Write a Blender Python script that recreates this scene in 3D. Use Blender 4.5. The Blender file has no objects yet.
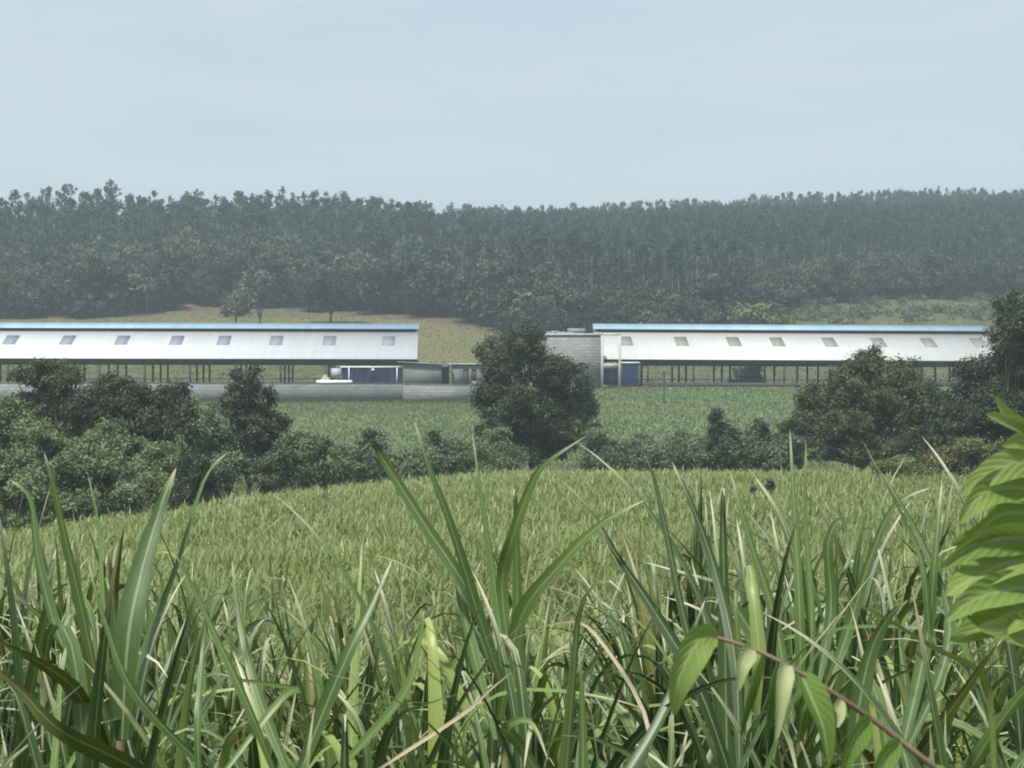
import bpy, math, random
import numpy as np

R = math.radians
S = bpy.context.scene
COL = S.collection
FPX, CU, CV = 2000.0, 512.0, 384.0          # focal length in pixels and the picture centre

# ------------------------------------------------------------------ camera
cam_d = bpy.data.cameras.new('camera')
cam = bpy.data.objects.new('camera', cam_d)
COL.objects.link(cam)
cam.location = (0, 0, 0)
cam.rotation_euler = (R(90), 0, 0)
cam_d.sensor_width = 36
cam_d.lens = 36 * FPX / 1024
cam_d.clip_start = 0.1
cam_d.clip_end = 6000
cam_d.dof.use_dof = True
cam_d.dof.focus_distance = 40
cam_d.dof.aperture_fstop = 34
S.camera = cam

# ------------------------------------------------------------------ sky, sun, exposure
SUN_EL, SUN_AZ = 58.0, 205.0                 # azimuth from north (+Y) clockwise: behind the camera, to the left
W = bpy.data.worlds.new('World')
S.world = W
W.use_nodes = True
nt = W.node_tree
nt.nodes.clear()
out = nt.nodes.new('ShaderNodeOutputWorld')
bg = nt.nodes.new('ShaderNodeBackground')
sky = nt.nodes.new('ShaderNodeTexSky')
sky.sky_type = 'NISHITA'
sky.sun_disc = False
sky.sun_elevation = R(SUN_EL)
sky.sun_rotation = R(SUN_AZ)
sky.air_density = 1.0
sky.dust_density = 3.0
sky.ozone_density = 1.0
tc = nt.nodes.new('ShaderNodeTexCoord')
mp = nt.nodes.new('ShaderNodeMapping')
mp.inputs['Scale'].default_value = (1.5, 1.5, 9.0)
nz = nt.nodes.new('ShaderNodeTexNoise')
nz.inputs['Scale'].default_value = 3.4
nz.inputs['Detail'].default_value = 5
nz.inputs['Roughness'].default_value = 0.55
cr = nt.nodes.new('ShaderNodeMapRange')
cr.inputs['From Min'].default_value = 0.3
cr.inputs['From Max'].default_value = 0.7
cr.inputs['To Min'].default_value = 0.66
cr.inputs['To Max'].default_value = 0.98
mx = nt.nodes.new('ShaderNodeMixRGB')
mx.inputs['Color2'].default_value = (4.5, 5.2, 5.75, 1)     # thin high overcast
nt.links.new(tc.outputs['Generated'], mp.inputs['Vector'])
nt.links.new(mp.outputs['Vector'], nz.inputs['Vector'])
nt.links.new(nz.outputs['Fac'], cr.inputs['Value'])
nt.links.new(cr.outputs['Result'], mx.inputs['Fac'])
nt.links.new(sky.outputs['Color'], mx.inputs['Color1'])
nt.links.new(mx.outputs['Color'], bg.inputs['Color'])
bg.inputs['Strength'].default_value = 0.1
nt.links.new(bg.outputs['Background'], out.inputs['Surface'])

sun_d = bpy.data.lights.new('sun', 'SUN')
sun_d.energy = 4.3
sun_d.angle = R(4)
sun_d.color = (1.0, 0.96, 0.89)
sun = bpy.data.objects.new('sun', sun_d)
COL.objects.link(sun)
sun.location = (-60, -120, 200)
sun.rotation_euler = (R(90 - SUN_EL), 0, R(180 - SUN_AZ))

S.view_settings.view_transform = 'Standard'
S.view_settings.look = 'None'
S.view_settings.gamma = 1
S.view_settings.use_curve_mapping = False
S.view_settings.exposure = 0.5
S.render.engine = 'CYCLES'
S.cycles.use_denoising = True
S.cycles.filter_width = 1.9
S.cycles.max_bounces = 6
S.cycles.diffuse_bounces = 3
S.cycles.transmission_bounces = 3
S.cycles.volume_bounces = 1
S.cycles.use_adaptive_sampling = True
S.cycles.adaptive_threshold = 0.015

# ------------------------------------------------------------------ helpers
rng = np.random.default_rng(11)

def at(u, v, Y):
    return np.array([(u - CU) / FPX * Y, Y, (CV - v) / FPX * Y])

def tag(o, label=None, cat=None, group=None, kind=None):
    if label: o['label'] = label
    if cat: o['category'] = cat
    if group: o['group'] = group
    if kind: o['kind'] = kind
    return o

def link(o, parent=None):
    COL.objects.link(o)
    if parent: o.parent = parent
    return o

def empty(name, loc=(0, 0, 0), rz=0.0, label=None, cat=None, group=None):
    o = bpy.data.objects.new(name, None)
    o.empty_display_size = 0.3
    o.location = loc
    o.rotation_euler = (0, 0, rz)
    COL.objects.link(o)
    return tag(o, label, cat, group, 'thing' if 'wall' in name or 'roof' in name else None)

def qmesh(name, V, Q, mat, uv=None, tint=None, smooth=False):
    """quads only; uv and tint are per vertex"""
    V = np.asarray(V, np.float32).reshape(-1, 3)
    Q = np.asarray(Q, np.int32).reshape(-1, 4)
    me = bpy.data.meshes.new(name)
    me.vertices.add(len(V)); me.vertices.foreach_set('co', V.ravel())
    me.loops.add(Q.size); me.loops.foreach_set('vertex_index', Q.ravel())
    me.polygons.add(len(Q)); me.polygons.foreach_set('loop_start', np.arange(0, Q.size, 4, dtype=np.int32))
    if smooth: me.polygons.foreach_set('use_smooth', np.ones(len(Q), bool))
    if uv is not None:
        l = me.uv_layers.new(name='UVMap')
        l.data.foreach_set('uv', np.asarray(uv, np.float32)[Q.ravel()].ravel())
    if tint is not None:
        a = me.attributes.new('tint', 'FLOAT', 'POINT')
        a.data.foreach_set('value', np.asarray(tint, np.float32).ravel())
    me.materials.append(mat)
    me.update(calc_edges=True)
    return me

def mobj(name, me, parent=None):
    return link(bpy.data.objects.new(name, me), parent)

class MB:
    """collects boxes and tubes into one quad mesh"""
    def __init__(s): s.V = []; s.Q = []; s.T = []; s.n = 0
    def add(s, V, Q, tint=0.5):
        V = np.asarray(V, float).reshape(-1, 3); Q = np.asarray(Q, int).reshape(-1, 4)
        s.V.append(V); s.Q.append(Q + s.n); s.n += len(V); s.T.append(np.full(len(V), tint))
        return s
    def box(s, x0, x1, y0, y1, z0, z1):
        V = [(x, y, z) for z in (z0, z1) for y in (y0, y1) for x in (x0, x1)]
        return s.hexa(V)
    def hexa(s, V):
        return s.add(V, [(0, 2, 3, 1), (4, 5, 7, 6), (0, 1, 5, 4), (1, 3, 7, 5), (3, 2, 6, 7), (2, 0, 4, 6)])
    def tube(s, P, rad, n=6, tint=0.5):
        P = np.asarray(P, float); rad = np.broadcast_to(np.asarray(rad, float), (len(P),))
        T = np.gradient(P, axis=0); T /= np.linalg.norm(T, axis=1)[:, None] + 1e-9
        ref = np.array([0.93, 0.31, 0.17])
        A = np.cross(T, ref); A /= np.linalg.norm(A, axis=1)[:, None] + 1e-9
        B = np.cross(T, A)
        a = np.linspace(0, 2 * np.pi, n, endpoint=False)
        V = P[:, None] + rad[:, None, None] * (np.cos(a)[None, :, None] * A[:, None] + np.sin(a)[None, :, None] * B[:, None])
        i, j = np.meshgrid(np.arange(len(P) - 1), np.arange(n), indexing='ij')
        j2 = (j + 1) % n
        Q = np.stack([i * n + j, i * n + j2, (i + 1) * n + j2, (i + 1) * n + j], -1).reshape(-1, 4)
        return s.add(V.reshape(-1, 3), Q, tint)
    def mesh(s, name, mat, smooth=False):
        return qmesh(name, np.concatenate(s.V), np.concatenate(s.Q), mat, tint=np.concatenate(s.T), smooth=smooth)
    def obj(s, name, mat, parent=None, smooth=False):
        return mobj(name, s.mesh(name, mat, smooth), parent)

# ------------------------------------------------------------------ materials
def new_mat(name):
    m = bpy.data.materials.new(name); m.use_nodes = True
    n = m.node_tree.nodes; n.clear()
    o = n.new('ShaderNodeOutputMaterial')
    return m, m.node_tree, o

def ramp(t, cols, pos=None):
    r = t.nodes.new('ShaderNodeValToRGB')
    e = r.color_ramp.elements
    pos = pos or [i / (len(cols) - 1) for i in range(len(cols))]
    while len(e) < len(cols): e.new(0.5)
    for k, c in enumerate(cols):
        e[k].position = pos[k]; e[k].color = (*c, 1)
    return r

def noise(t, scale, detail=4, coord='Object', rough=0.55, vscale=None):
    c = t.nodes.new('ShaderNodeTexCoord')
    n = t.nodes.new('ShaderNodeTexNoise')
    n.inputs['Scale'].default_value = scale; n.inputs['Detail'].default_value = detail; n.inputs['Roughness'].default_value = rough
    src = c.outputs[coord]
    if vscale:
        m = t.nodes.new('ShaderNodeMapping'); m.inputs['Scale'].default_value = vscale
        t.links.new(src, m.inputs['Vector']); src = m.outputs['Vector']
    t.links.new(src, n.inputs['Vector'])
    return n

def mixrgb(t, a, b, fac, mode='MIX'):
    m = t.nodes.new('ShaderNodeMixRGB'); m.blend_type = mode
    for k, v in (('Color1', a), ('Color2', b), ('Fac', fac)):
        if isinstance(v, (int, float)): m.inputs[k].default_value = v
        elif isinstance(v, tuple): m.inputs[k].default_value = (*v, 1)
        else: t.links.new(v, m.inputs[k])
    return m.outputs['Color']

def math_n(t, op, a, b=0.0):
    m = t.nodes.new('ShaderNodeMath'); m.operation = op
    for k, v in ((0, a), (1, b)):
        if isinstance(v, (int, float)): m.inputs[k].default_value = v
        else: t.links.new(v, m.inputs[k])
    return m.outputs[0]

def solid_mat(name, cols, scale=1.0, rough=0.8, metal=0.0, vscale=None, bump=0.0, spec=0.3, detail=5):
    m, t, o = new_mat(name)
    b = t.nodes.new('ShaderNodeBsdfPrincipled')
    n = noise(t, scale, detail, vscale=vscale)
    r = ramp(t, cols, [0.3 + 0.4 * i / max(1, len(cols) - 1) for i in range(len(cols))])
    t.links.new(n.outputs['Fac'], r.inputs['Fac'])
    t.links.new(r.outputs['Color'], b.inputs['Base Color'])
    b.inputs['Roughness'].default_value = rough
    b.inputs['Metallic'].default_value = metal
    b.inputs['Specular IOR Level'].default_value = spec
    if bump:
        bp = t.nodes.new('ShaderNodeBump'); bp.inputs['Strength'].default_value = bump
        t.links.new(n.outputs['Fac'], bp.inputs['Height']); t.links.new(bp.outputs['Normal'], b.inputs['Normal'])
    t.links.new(b.outputs['BSDF'], o.inputs['Surface'])
    return m

def leaf_mat(name, cols, trans=0.25, rough=0.6, objvar=0.25, rib=None, spec=0.3, streak=None, tipcol=None, veins=None):
    """colour runs over the ramp by the leaf's own 'tint' plus a random shift per plant; rib paints the pale midrib a blade has"""
    m, t, o = new_mat(name)
    at_ = t.nodes.new('ShaderNodeAttribute'); at_.attribute_name = 'tint'
    oi = t.nodes.new('ShaderNodeObjectInfo')
    f = math_n(t, 'ADD', at_.outputs['Fac'], math_n(t, 'MULTIPLY', math_n(t, 'SUBTRACT', oi.outputs['Random'], 0.5), objvar))
    r = ramp(t, cols); t.links.new(f, r.inputs['Fac'])
    c = r.outputs['Color']
    if rib or streak or tipcol:
        uvn = t.nodes.new('ShaderNodeUVMap'); uvn.uv_map = 'UVMap'
        sx = t.nodes.new('ShaderNodeSeparateXYZ'); t.links.new(uvn.outputs['UV'], sx.inputs[0])
    if streak:                                              # fine lengthwise veins and blotches
        n = t.nodes.new('ShaderNodeTexNoise'); mpp = t.nodes.new('ShaderNodeMapping')
        mpp.inputs['Scale'].default_value = (22, 2.0, 1)
        t.links.new(uvn.outputs['UV'], mpp.inputs['Vector']); t.links.new(mpp.outputs['Vector'], n.inputs['Vector'])
        n.inputs['Scale'].default_value = 1.6; n.inputs['Detail'].default_value = 3
        mr = t.nodes.new('ShaderNodeMapRange'); mr.inputs['From Min'].default_value = 0.35; mr.inputs['From Max'].default_value = 0.75
        t.links.new(n.outputs['Fac'], mr.inputs['Value'])
        c = mixrgb(t, c, streak, math_n(t, 'MULTIPLY', mr.outputs['Result'], 0.5))
    if tipcol:                                              # withered tips, with a ragged start
        n2 = t.nodes.new('ShaderNodeTexNoise'); n2.inputs['Scale'].default_value = 3.0
        t.links.new(uvn.outputs['UV'], n2.inputs['Vector'])
        f2 = math_n(t, 'ADD', sx.outputs['Y'], math_n(t, 'MULTIPLY', math_n(t, 'SUBTRACT', n2.outputs['Fac'], 0.5), 0.5))
        mr2 = t.nodes.new('ShaderNodeMapRange'); mr2.inputs['From Min'].default_value = 0.80; mr2.inputs['From Max'].default_value = 1.0
        t.links.new(f2, mr2.inputs['Value'])
        c = mixrgb(t, c, tipcol, mr2.outputs['Result'])
    if rib:
        d = math_n(t, 'ABSOLUTE', math_n(t, 'SUBTRACT', sx.outputs['X'], 0.5))
        mr3 = t.nodes.new('ShaderNodeMapRange'); mr3.inputs['From Min'].default_value = 0.035; mr3.inputs['From Max'].default_value = 0.075
        mr3.inputs['To Min'].default_value = 0.75; mr3.inputs['To Max'].default_value = 0.0
        t.links.new(d, mr3.inputs['Value'])
        c = mixrgb(t, c, rib, mr3.outputs['Result'])
    b = t.nodes.new('ShaderNodeBsdfPrincipled')
    if veins:                                               # side veins running out from the midrib
        ph = math_n(t, 'SUBTRACT', math_n(t, 'MULTIPLY', sx.outputs['Y'], 52.0), math_n(t, 'MULTIPLY', d, 30.0))
        sn = math_n(t, 'SINE', ph)
        mv = t.nodes.new('ShaderNodeMapRange'); mv.inputs['From Min'].default_value = 0.55; mv.inputs['From Max'].default_value = 1.0
        t.links.new(sn, mv.inputs['Value'])
        c = mixrgb(t, c, veins, math_n(t, 'MULTIPLY', mv.outputs['Result'], 0.22))
        bp = t.nodes.new('ShaderNodeBump'); bp.inputs['Strength'].default_value = 0.18; bp.inputs['Distance'].default_value = 0.003
        t.links.new(sn, bp.inputs['Height']); t.links.new(bp.outputs['Normal'], b.inputs['Normal'])
    t.links.new(c, b.inputs['Base Color'])
    b.inputs['Roughness'].default_value = rough
    b.inputs['Specular IOR Level'].default_value = spec
    tr = t.nodes.new('ShaderNodeBsdfTranslucent')
    t.links.new(mixrgb(t, c, (1.0, 1.0, 0.45), 0.6, 'MULTIPLY'), tr.inputs['Color'])
    ms = t.nodes.new('ShaderNodeMixShader'); ms.inputs['Fac'].default_value = trans
    t.links.new(b.outputs['BSDF'], ms.inputs[1]); t.links.new(tr.outputs['BSDF'], ms.inputs[2])
    t.links.new(ms.outputs['Shader'], o.inputs['Surface'])
    return m

M = {}
M['bark'] = solid_mat('bark', [(0.05, 0.04, 0.03), (0.13, 0.11, 0.09)], 3.0, 0.9, bump=0.3)
M['pale_bark'] = solid_mat('pale_bark', [(0.16, 0.14, 0.12), (0.32, 0.30, 0.27)], 1.2, 0.9)
M['forest_bark'] = solid_mat('eucalyptus_bark', [(0.11, 0.105, 0.09), (0.24, 0.23, 0.20)], 1.2, 0.9)
M['tree_dark'] = leaf_mat('dark_tree_leaves', [(0.017, 0.025, 0.015), (0.048, 0.062, 0.038), (0.12, 0.145, 0.092)], 0.25, 0.55, 0.15)
M['tree_olive'] = leaf_mat('olive_tree_leaves', [(0.030, 0.044, 0.022), (0.066, 0.088, 0.040), (0.135, 0.15, 0.076)], 0.25, 0.6, 0.15)
M['tree_purple'] = leaf_mat('dull_purple_leaves', [(0.026, 0.034, 0.022), (0.052, 0.062, 0.038), (0.110, 0.115, 0.080)], 0.15, 0.6, 0.15)
M['tree_light'] = leaf_mat('light_bush_leaves', [(0.075, 0.110, 0.048), (0.14, 0.19, 0.085), (0.24, 0.29, 0.155)], 0.22, 0.6, 0.2)
M['bush'] = leaf_mat('bush_leaves', [(0.050, 0.076, 0.040), (0.105, 0.142, 0.075), (0.19, 0.225, 0.13)], 0.18, 0.6, 0.4)
M['bush_brown'] = leaf_mat('brownish_bush_leaves', [(0.070, 0.078, 0.028), (0.13, 0.138, 0.05), (0.215, 0.21, 0.10)], 0.18, 0.65, 0.3)
M['grey_tree'] = leaf_mat('grey_brown_leaves', [(0.075, 0.070, 0.062), (0.120, 0.110, 0.095), (0.170, 0.155, 0.130)], 0.15, 0.7, 0.3)
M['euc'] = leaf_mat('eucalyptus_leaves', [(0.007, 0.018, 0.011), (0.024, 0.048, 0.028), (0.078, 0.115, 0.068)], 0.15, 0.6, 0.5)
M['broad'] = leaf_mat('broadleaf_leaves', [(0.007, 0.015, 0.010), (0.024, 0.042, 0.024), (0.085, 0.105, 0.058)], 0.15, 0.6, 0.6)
CANE = [(0.014, 0.036, 0.014), (0.044, 0.092, 0.026), (0.105, 0.180, 0.042), (0.30, 0.36, 0.085)]
M['cane'] = leaf_mat('sugarcane_blade', CANE, 0.22, 0.42, 0.55, rib=(0.24, 0.32, 0.14), spec=0.40, streak=(0.13, 0.18, 0.07), tipcol=(0.58, 0.54, 0.38))
M['cane_olive'] = leaf_mat('olive_sugarcane_blade', [(0.03, 0.052, 0.014), (0.065, 0.095, 0.02), (0.14, 0.15, 0.03)], 0.25, 0.4, 0.2, rib=(0.2, 0.2, 0.07), spec=0.4, streak=(0.11, 0.085, 0.025), tipcol=(0.16, 0.10, 0.04))
M['cane_far'] = leaf_mat('sugarcane_field_blade', [(0.135, 0.182, 0.064), (0.222, 0.278, 0.104), (0.315, 0.36, 0.155), (0.49, 0.50, 0.32)], 0.45, 0.5, 0.0, spec=0.35)
M['cane_dry'] = leaf_mat('dry_sugarcane_blade', [(0.14, 0.10, 0.06), (0.44, 0.38, 0.24), (0.72, 0.68, 0.52)], 0.25, 0.6, 0.4, streak=(0.20, 0.13, 0.07))
M['stalk'] = solid_mat('sugarcane_stalk', [(0.10, 0.11, 0.045), (0.22, 0.19, 0.10), (0.20, 0.12, 0.07)], 6.0, 0.6)
M['crop'] = leaf_mat('upper_crop', [(0.10, 0.145, 0.066), (0.145, 0.190, 0.088), (0.20, 0.225, 0.12)], 0.6, 0.6, 0.0)
M['dry_grass'] = leaf_mat('dry_grass', [(0.070, 0.085, 0.034), (0.115, 0.112, 0.050), (0.17, 0.15, 0.075)], 0.6, 0.7, 0.0)
M['steel'] = solid_mat('dark_steel', [(0.018, 0.018, 0.020), (0.04, 0.038, 0.036)], 1.5, 0.6)
M['block'] = solid_mat('concrete_block', [(0.22, 0.22, 0.23), (0.33, 0.33, 0.34), (0.40, 0.40, 0.40)], 0.8, 0.9, vscale=(1, 1, 3.0), detail=8)
M['block_dark'] = solid_mat('weathered_block', [(0.15, 0.155, 0.16), (0.24, 0.245, 0.25), (0.31, 0.31, 0.31)], 0.7, 0.9, vscale=(1, 1, 4.0), detail=8)
M['concrete'] = solid_mat('pale_concrete', [(0.34, 0.33, 0.32), (0.48, 0.47, 0.45)], 1.2, 0.85, detail=8)
M['rib_blue'] = solid_mat('blue_ridge_sheet', [(0.22, 0.325, 0.40), (0.28, 0.395, 0.475)], 0.25, 0.5, vscale=(3, 0.3, 0.3))
M['tarp'] = solid_mat('blue_tarpaulin', [(0.012, 0.026, 0.07), (0.022, 0.046, 0.115)], 0.7, 0.5, vscale=(2, 2, 0.4), bump=0.4)
M['sky_tan'] = solid_mat('tan_skylight', [(0.20, 0.195, 0.165), (0.25, 0.245, 0.21)], 1.0, 0.4)
M['sky_blue'] = solid_mat('blue_grey_skylight', [(0.18, 0.21, 0.245), (0.22, 0.25, 0.29)], 1.0, 0.4)
M['white'] = solid_mat('white_paint', [(0.68, 0.68, 0.67), (0.82, 0.82, 0.81)], 2.0, 0.6)
M['yellow'] = solid_mat('yellow_straw', [(0.28, 0.27, 0.11), (0.40, 0.37, 0.18)], 3.0, 0.9)
M['lilac'] = solid_mat('pale_lilac_board', [(0.32, 0.31, 0.36), (0.42, 0.41, 0.46)], 2.0, 0.7)
M['dark_in'] = solid_mat('dark_timber_and_shade', [(0.03, 0.03, 0.032), (0.06, 0.058, 0.055)], 2.0, 0.8)  # dark timber, also used as the colour of shade in openings

def roof_mat(name, c0, c1):
    m, t, o = new_mat(name)
    b = t.nodes.new('ShaderNodeBsdfPrincipled')
    n = noise(t, 0.5, 7, vscale=(3.0, 0.16, 0.16), rough=.7)
    r = ramp(t, [c0, c1], [0.3, 0.65]); t.links.new(n.outputs['Fac'], r.inputs['Fac'])
    tcn = t.nodes.new('ShaderNodeTexCoord'); wv = t.nodes.new('ShaderNodeTexWave')
    wv.inputs['Scale'].default_value = 0.9; wv.bands_direction = 'X'
    t.links.new(tcn.outputs['Object'], wv.inputs['Vector'])
    bp = t.nodes.new('ShaderNodeBump'); bp.inputs['Strength'].default_value = 0.15; bp.inputs['Distance'].default_value = 0.05
    t.links.new(wv.outputs['Fac'], bp.inputs['Height']); t.links.new(bp.outputs['Normal'], b.inputs['Normal'])
    t.links.new(r.outputs['Color'], b.inputs['Base Color'])
    b.inputs['Roughness'].default_value = 0.55
    t.links.new(b.outputs['BSDF'], o.inputs['Surface'])
    return m
M['roof_cool'] = roof_mat('cool_white_roof_sheet', (0.435, 0.46, 0.465), (0.50, 0.525, 0.53))
M['roof_warm'] = roof_mat('warm_white_roof_sheet', (0.425, 0.43, 0.42), (0.485, 0.492, 0.485))

# ------------------------------------------------------------------ terrain
def interp(x, pts):
    p = np.asarray(pts, float)
    return np.interp(x, p[:, 0], p[:, 1])

NEAR = [(-60, -2.3), (0, -2.3), (4, -2.85), (9, -3.3), (14, -3.9), (20, -4.5), (40, -5.35), (70, -6.15), (110, -6.75), (130, -7.3), (160, -7.2),
        (180, -6.1), (220, -3.4), (250, -2.55), (262, -2.45), (265, -1.4), (268, -0.35), (305, 0.1), (320, 1.2), (345, 4.6), (400, 12.6), (430, 16.0)]
NEAR_R = [p for p in NEAR if p[0] < 240 or p[0] > 268] + [(240, -2.1), (256, -1.1), (267, -0.5)]
NEAR_R.sort()
RIDGE = [(-400, 540), (0, 570), (250, 640), (512, 760), (750, 830), (1024, 880), (1424, 900)]
SKYLINE = [(-400, 190), (0, 197), (110, 194), (220, 198), (320, 202), (400, 208), (450, 212), (512, 212), (600, 212), (700, 205), (800, 199), (900, 195), (1000, 193), (1424, 178)]

def smooth_noise(X, Y, s, seed):
    r = np.random.default_rng(seed); z = 0
    for k in range(5):
        a = r.uniform(0, 2 * np.pi); f = s * (0.6 + k * 0.5); p = r.uniform(0, 6.28)
        z = z + np.sin((X * math.cos(a) + Y * math.sin(a)) * f + p) / (1 + 0.6 * k)
    return z / 2.5

def terrain(X, Y):
    X = np.asarray(X, float); Y = np.asarray(Y, float)
    u = np.clip(CU + FPX * X / np.maximum(Y, 25), -400, 1424)
    Rd = interp(u, RIDGE); zr = (CV - interp(u, SKYLINE)) / FPX * Rd - 13.5
    z = interp(Y, NEAR); kr = np.clip((u - 490) / 60, 0, 1); z = z + (interp(Y, NEAR_R) - z) * kr
    tilt = 0.07 * np.clip(-X, 0, 60) * interp(Y, [(15, 0), (45, 1), (130, 1), (190, 0)])
    z = z - tilt
    far = np.clip((Y - 430) / (Rd - 430), 0, 1)
    zf = 16.0 + (zr - 16.0) * (far ** 0.92)
    over = np.clip((Y - Rd) / 200, 0, 1)
    z = np.where(Y > 430, zf - 18 * over ** 1.5, z)
    amp = interp(Y, [(0, 0.03), (100, 0.12), (250, 0.0), (305, 0.0), (360, 0.5), (430, 0.8), (600, 1.8), (900, 2.2)])
    return z + amp * smooth_noise(X, Y, 0.05, 5)

def edge_Y(u):        # far edge of the cane field
    return interp(u, [(-300, 70), (0, 82), (150, 92), (300, 106), (400, 115), (512, 119), (1024, 117), (1400, 112)])

xs = np.unique(np.concatenate([np.linspace(-760, -160, 60), np.linspace(-160, 160, 161), np.linspace(160, 760, 60)]))
ys = np.unique(np.concatenate([np.linspace(-60, 0, 13), np.linspace(0, 120, 61), np.linspace(120, 256, 50), np.linspace(256, 270, 15), np.linspace(270, 460, 77), np.linspace(460, 1120, 111)]))
GX, GY = np.meshgrid(xs, ys)
GZ = terrain(GX, GY)
V = np.stack([GX, GY, GZ], -1).reshape(-1, 3)
ny, nx = GX.shape
i, j = np.meshgrid(np.arange(ny - 1), np.arange(nx - 1), indexing='ij')
Q = np.stack([i * nx + j, i * nx + j + 1, (i + 1) * nx + j + 1, (i + 1) * nx + j], -1).reshape(-1, 4)

def ground_mat():
    m, t, o = new_mat('ground')
    b = t.nodes.new('ShaderNodeBsdfPrincipled'); b.inputs['Roughness'].default_value = 0.95; b.inputs['Specular IOR Level'].default_value = 0.1
    n1 = noise(t, 0.35, 6); n2 = noise(t, 0.03, 5)
    soil = ramp(t, [(0.06, 0.07, 0.035), (0.105, 0.115, 0.055)], [0.35, 0.65]); t.links.new(n1.outputs['Fac'], soil.inputs['Fac'])
    crop = ramp(t, [(0.085, 0.125, 0.055), (0.13, 0.17, 0.08)], [0.35, 0.65]); t.links.new(n1.outputs['Fac'], crop.inputs['Fac'])
    dry = ramp(t, [(0.070, 0.088, 0.036), (0.135, 0.122, 0.056), (0.085, 0.10, 0.042)], [0.3, 0.5, 0.7]); t.links.new(n2.outputs['Fac'], dry.inputs['Fac'])
    yard = ramp(t, [(0.15, 0.135, 0.09), (0.21, 0.185, 0.13)], [0.35, 0.65]); t.links.new(n1.outputs['Fac'], yard.inputs['Fac'])
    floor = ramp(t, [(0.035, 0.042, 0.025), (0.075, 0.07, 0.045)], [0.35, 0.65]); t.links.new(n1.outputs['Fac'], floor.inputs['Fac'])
    bare = ramp(t, [(0.085, 0.06, 0.045), (0.13, 0.10, 0.075)], [0.35, 0.65]); t.links.new(n1.outputs['Fac'], bare.inputs['Fac'])
    c = soil.outputs['Color']
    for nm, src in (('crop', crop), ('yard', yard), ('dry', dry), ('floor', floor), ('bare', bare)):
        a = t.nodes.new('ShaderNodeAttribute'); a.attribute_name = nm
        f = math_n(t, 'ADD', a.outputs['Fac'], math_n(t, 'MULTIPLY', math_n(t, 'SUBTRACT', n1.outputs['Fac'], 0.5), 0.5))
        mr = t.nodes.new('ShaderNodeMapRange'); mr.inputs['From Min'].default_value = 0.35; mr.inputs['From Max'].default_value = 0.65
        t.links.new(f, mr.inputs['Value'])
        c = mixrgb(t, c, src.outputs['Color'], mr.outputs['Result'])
    t.links.new(c, b.inputs['Base Color'])
    t.links.new(b.outputs['BSDF'], o.inputs['Surface'])
    return m

def front_Y(u):       # front edge of the forest
    return interp(u, [(-400, 425), (0, 410), (150, 412), (175, 436), (230, 436), (270, 432), (330, 424), (430, 408), (480, 394), (505, 380), (530, 368), (600, 362), (700, 372), (745, 392), (790, 424), (880, 446), (1024, 462), (1400, 470)])

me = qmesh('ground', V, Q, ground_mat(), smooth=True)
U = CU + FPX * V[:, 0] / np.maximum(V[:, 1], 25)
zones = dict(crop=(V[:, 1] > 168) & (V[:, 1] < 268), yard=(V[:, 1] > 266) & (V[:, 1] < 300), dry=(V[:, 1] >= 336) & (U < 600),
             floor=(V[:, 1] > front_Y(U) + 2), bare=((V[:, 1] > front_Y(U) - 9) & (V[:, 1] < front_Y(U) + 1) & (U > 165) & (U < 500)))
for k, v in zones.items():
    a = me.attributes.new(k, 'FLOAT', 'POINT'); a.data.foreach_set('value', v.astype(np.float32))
tag(mobj('ground', me), kind='structure')

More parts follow.
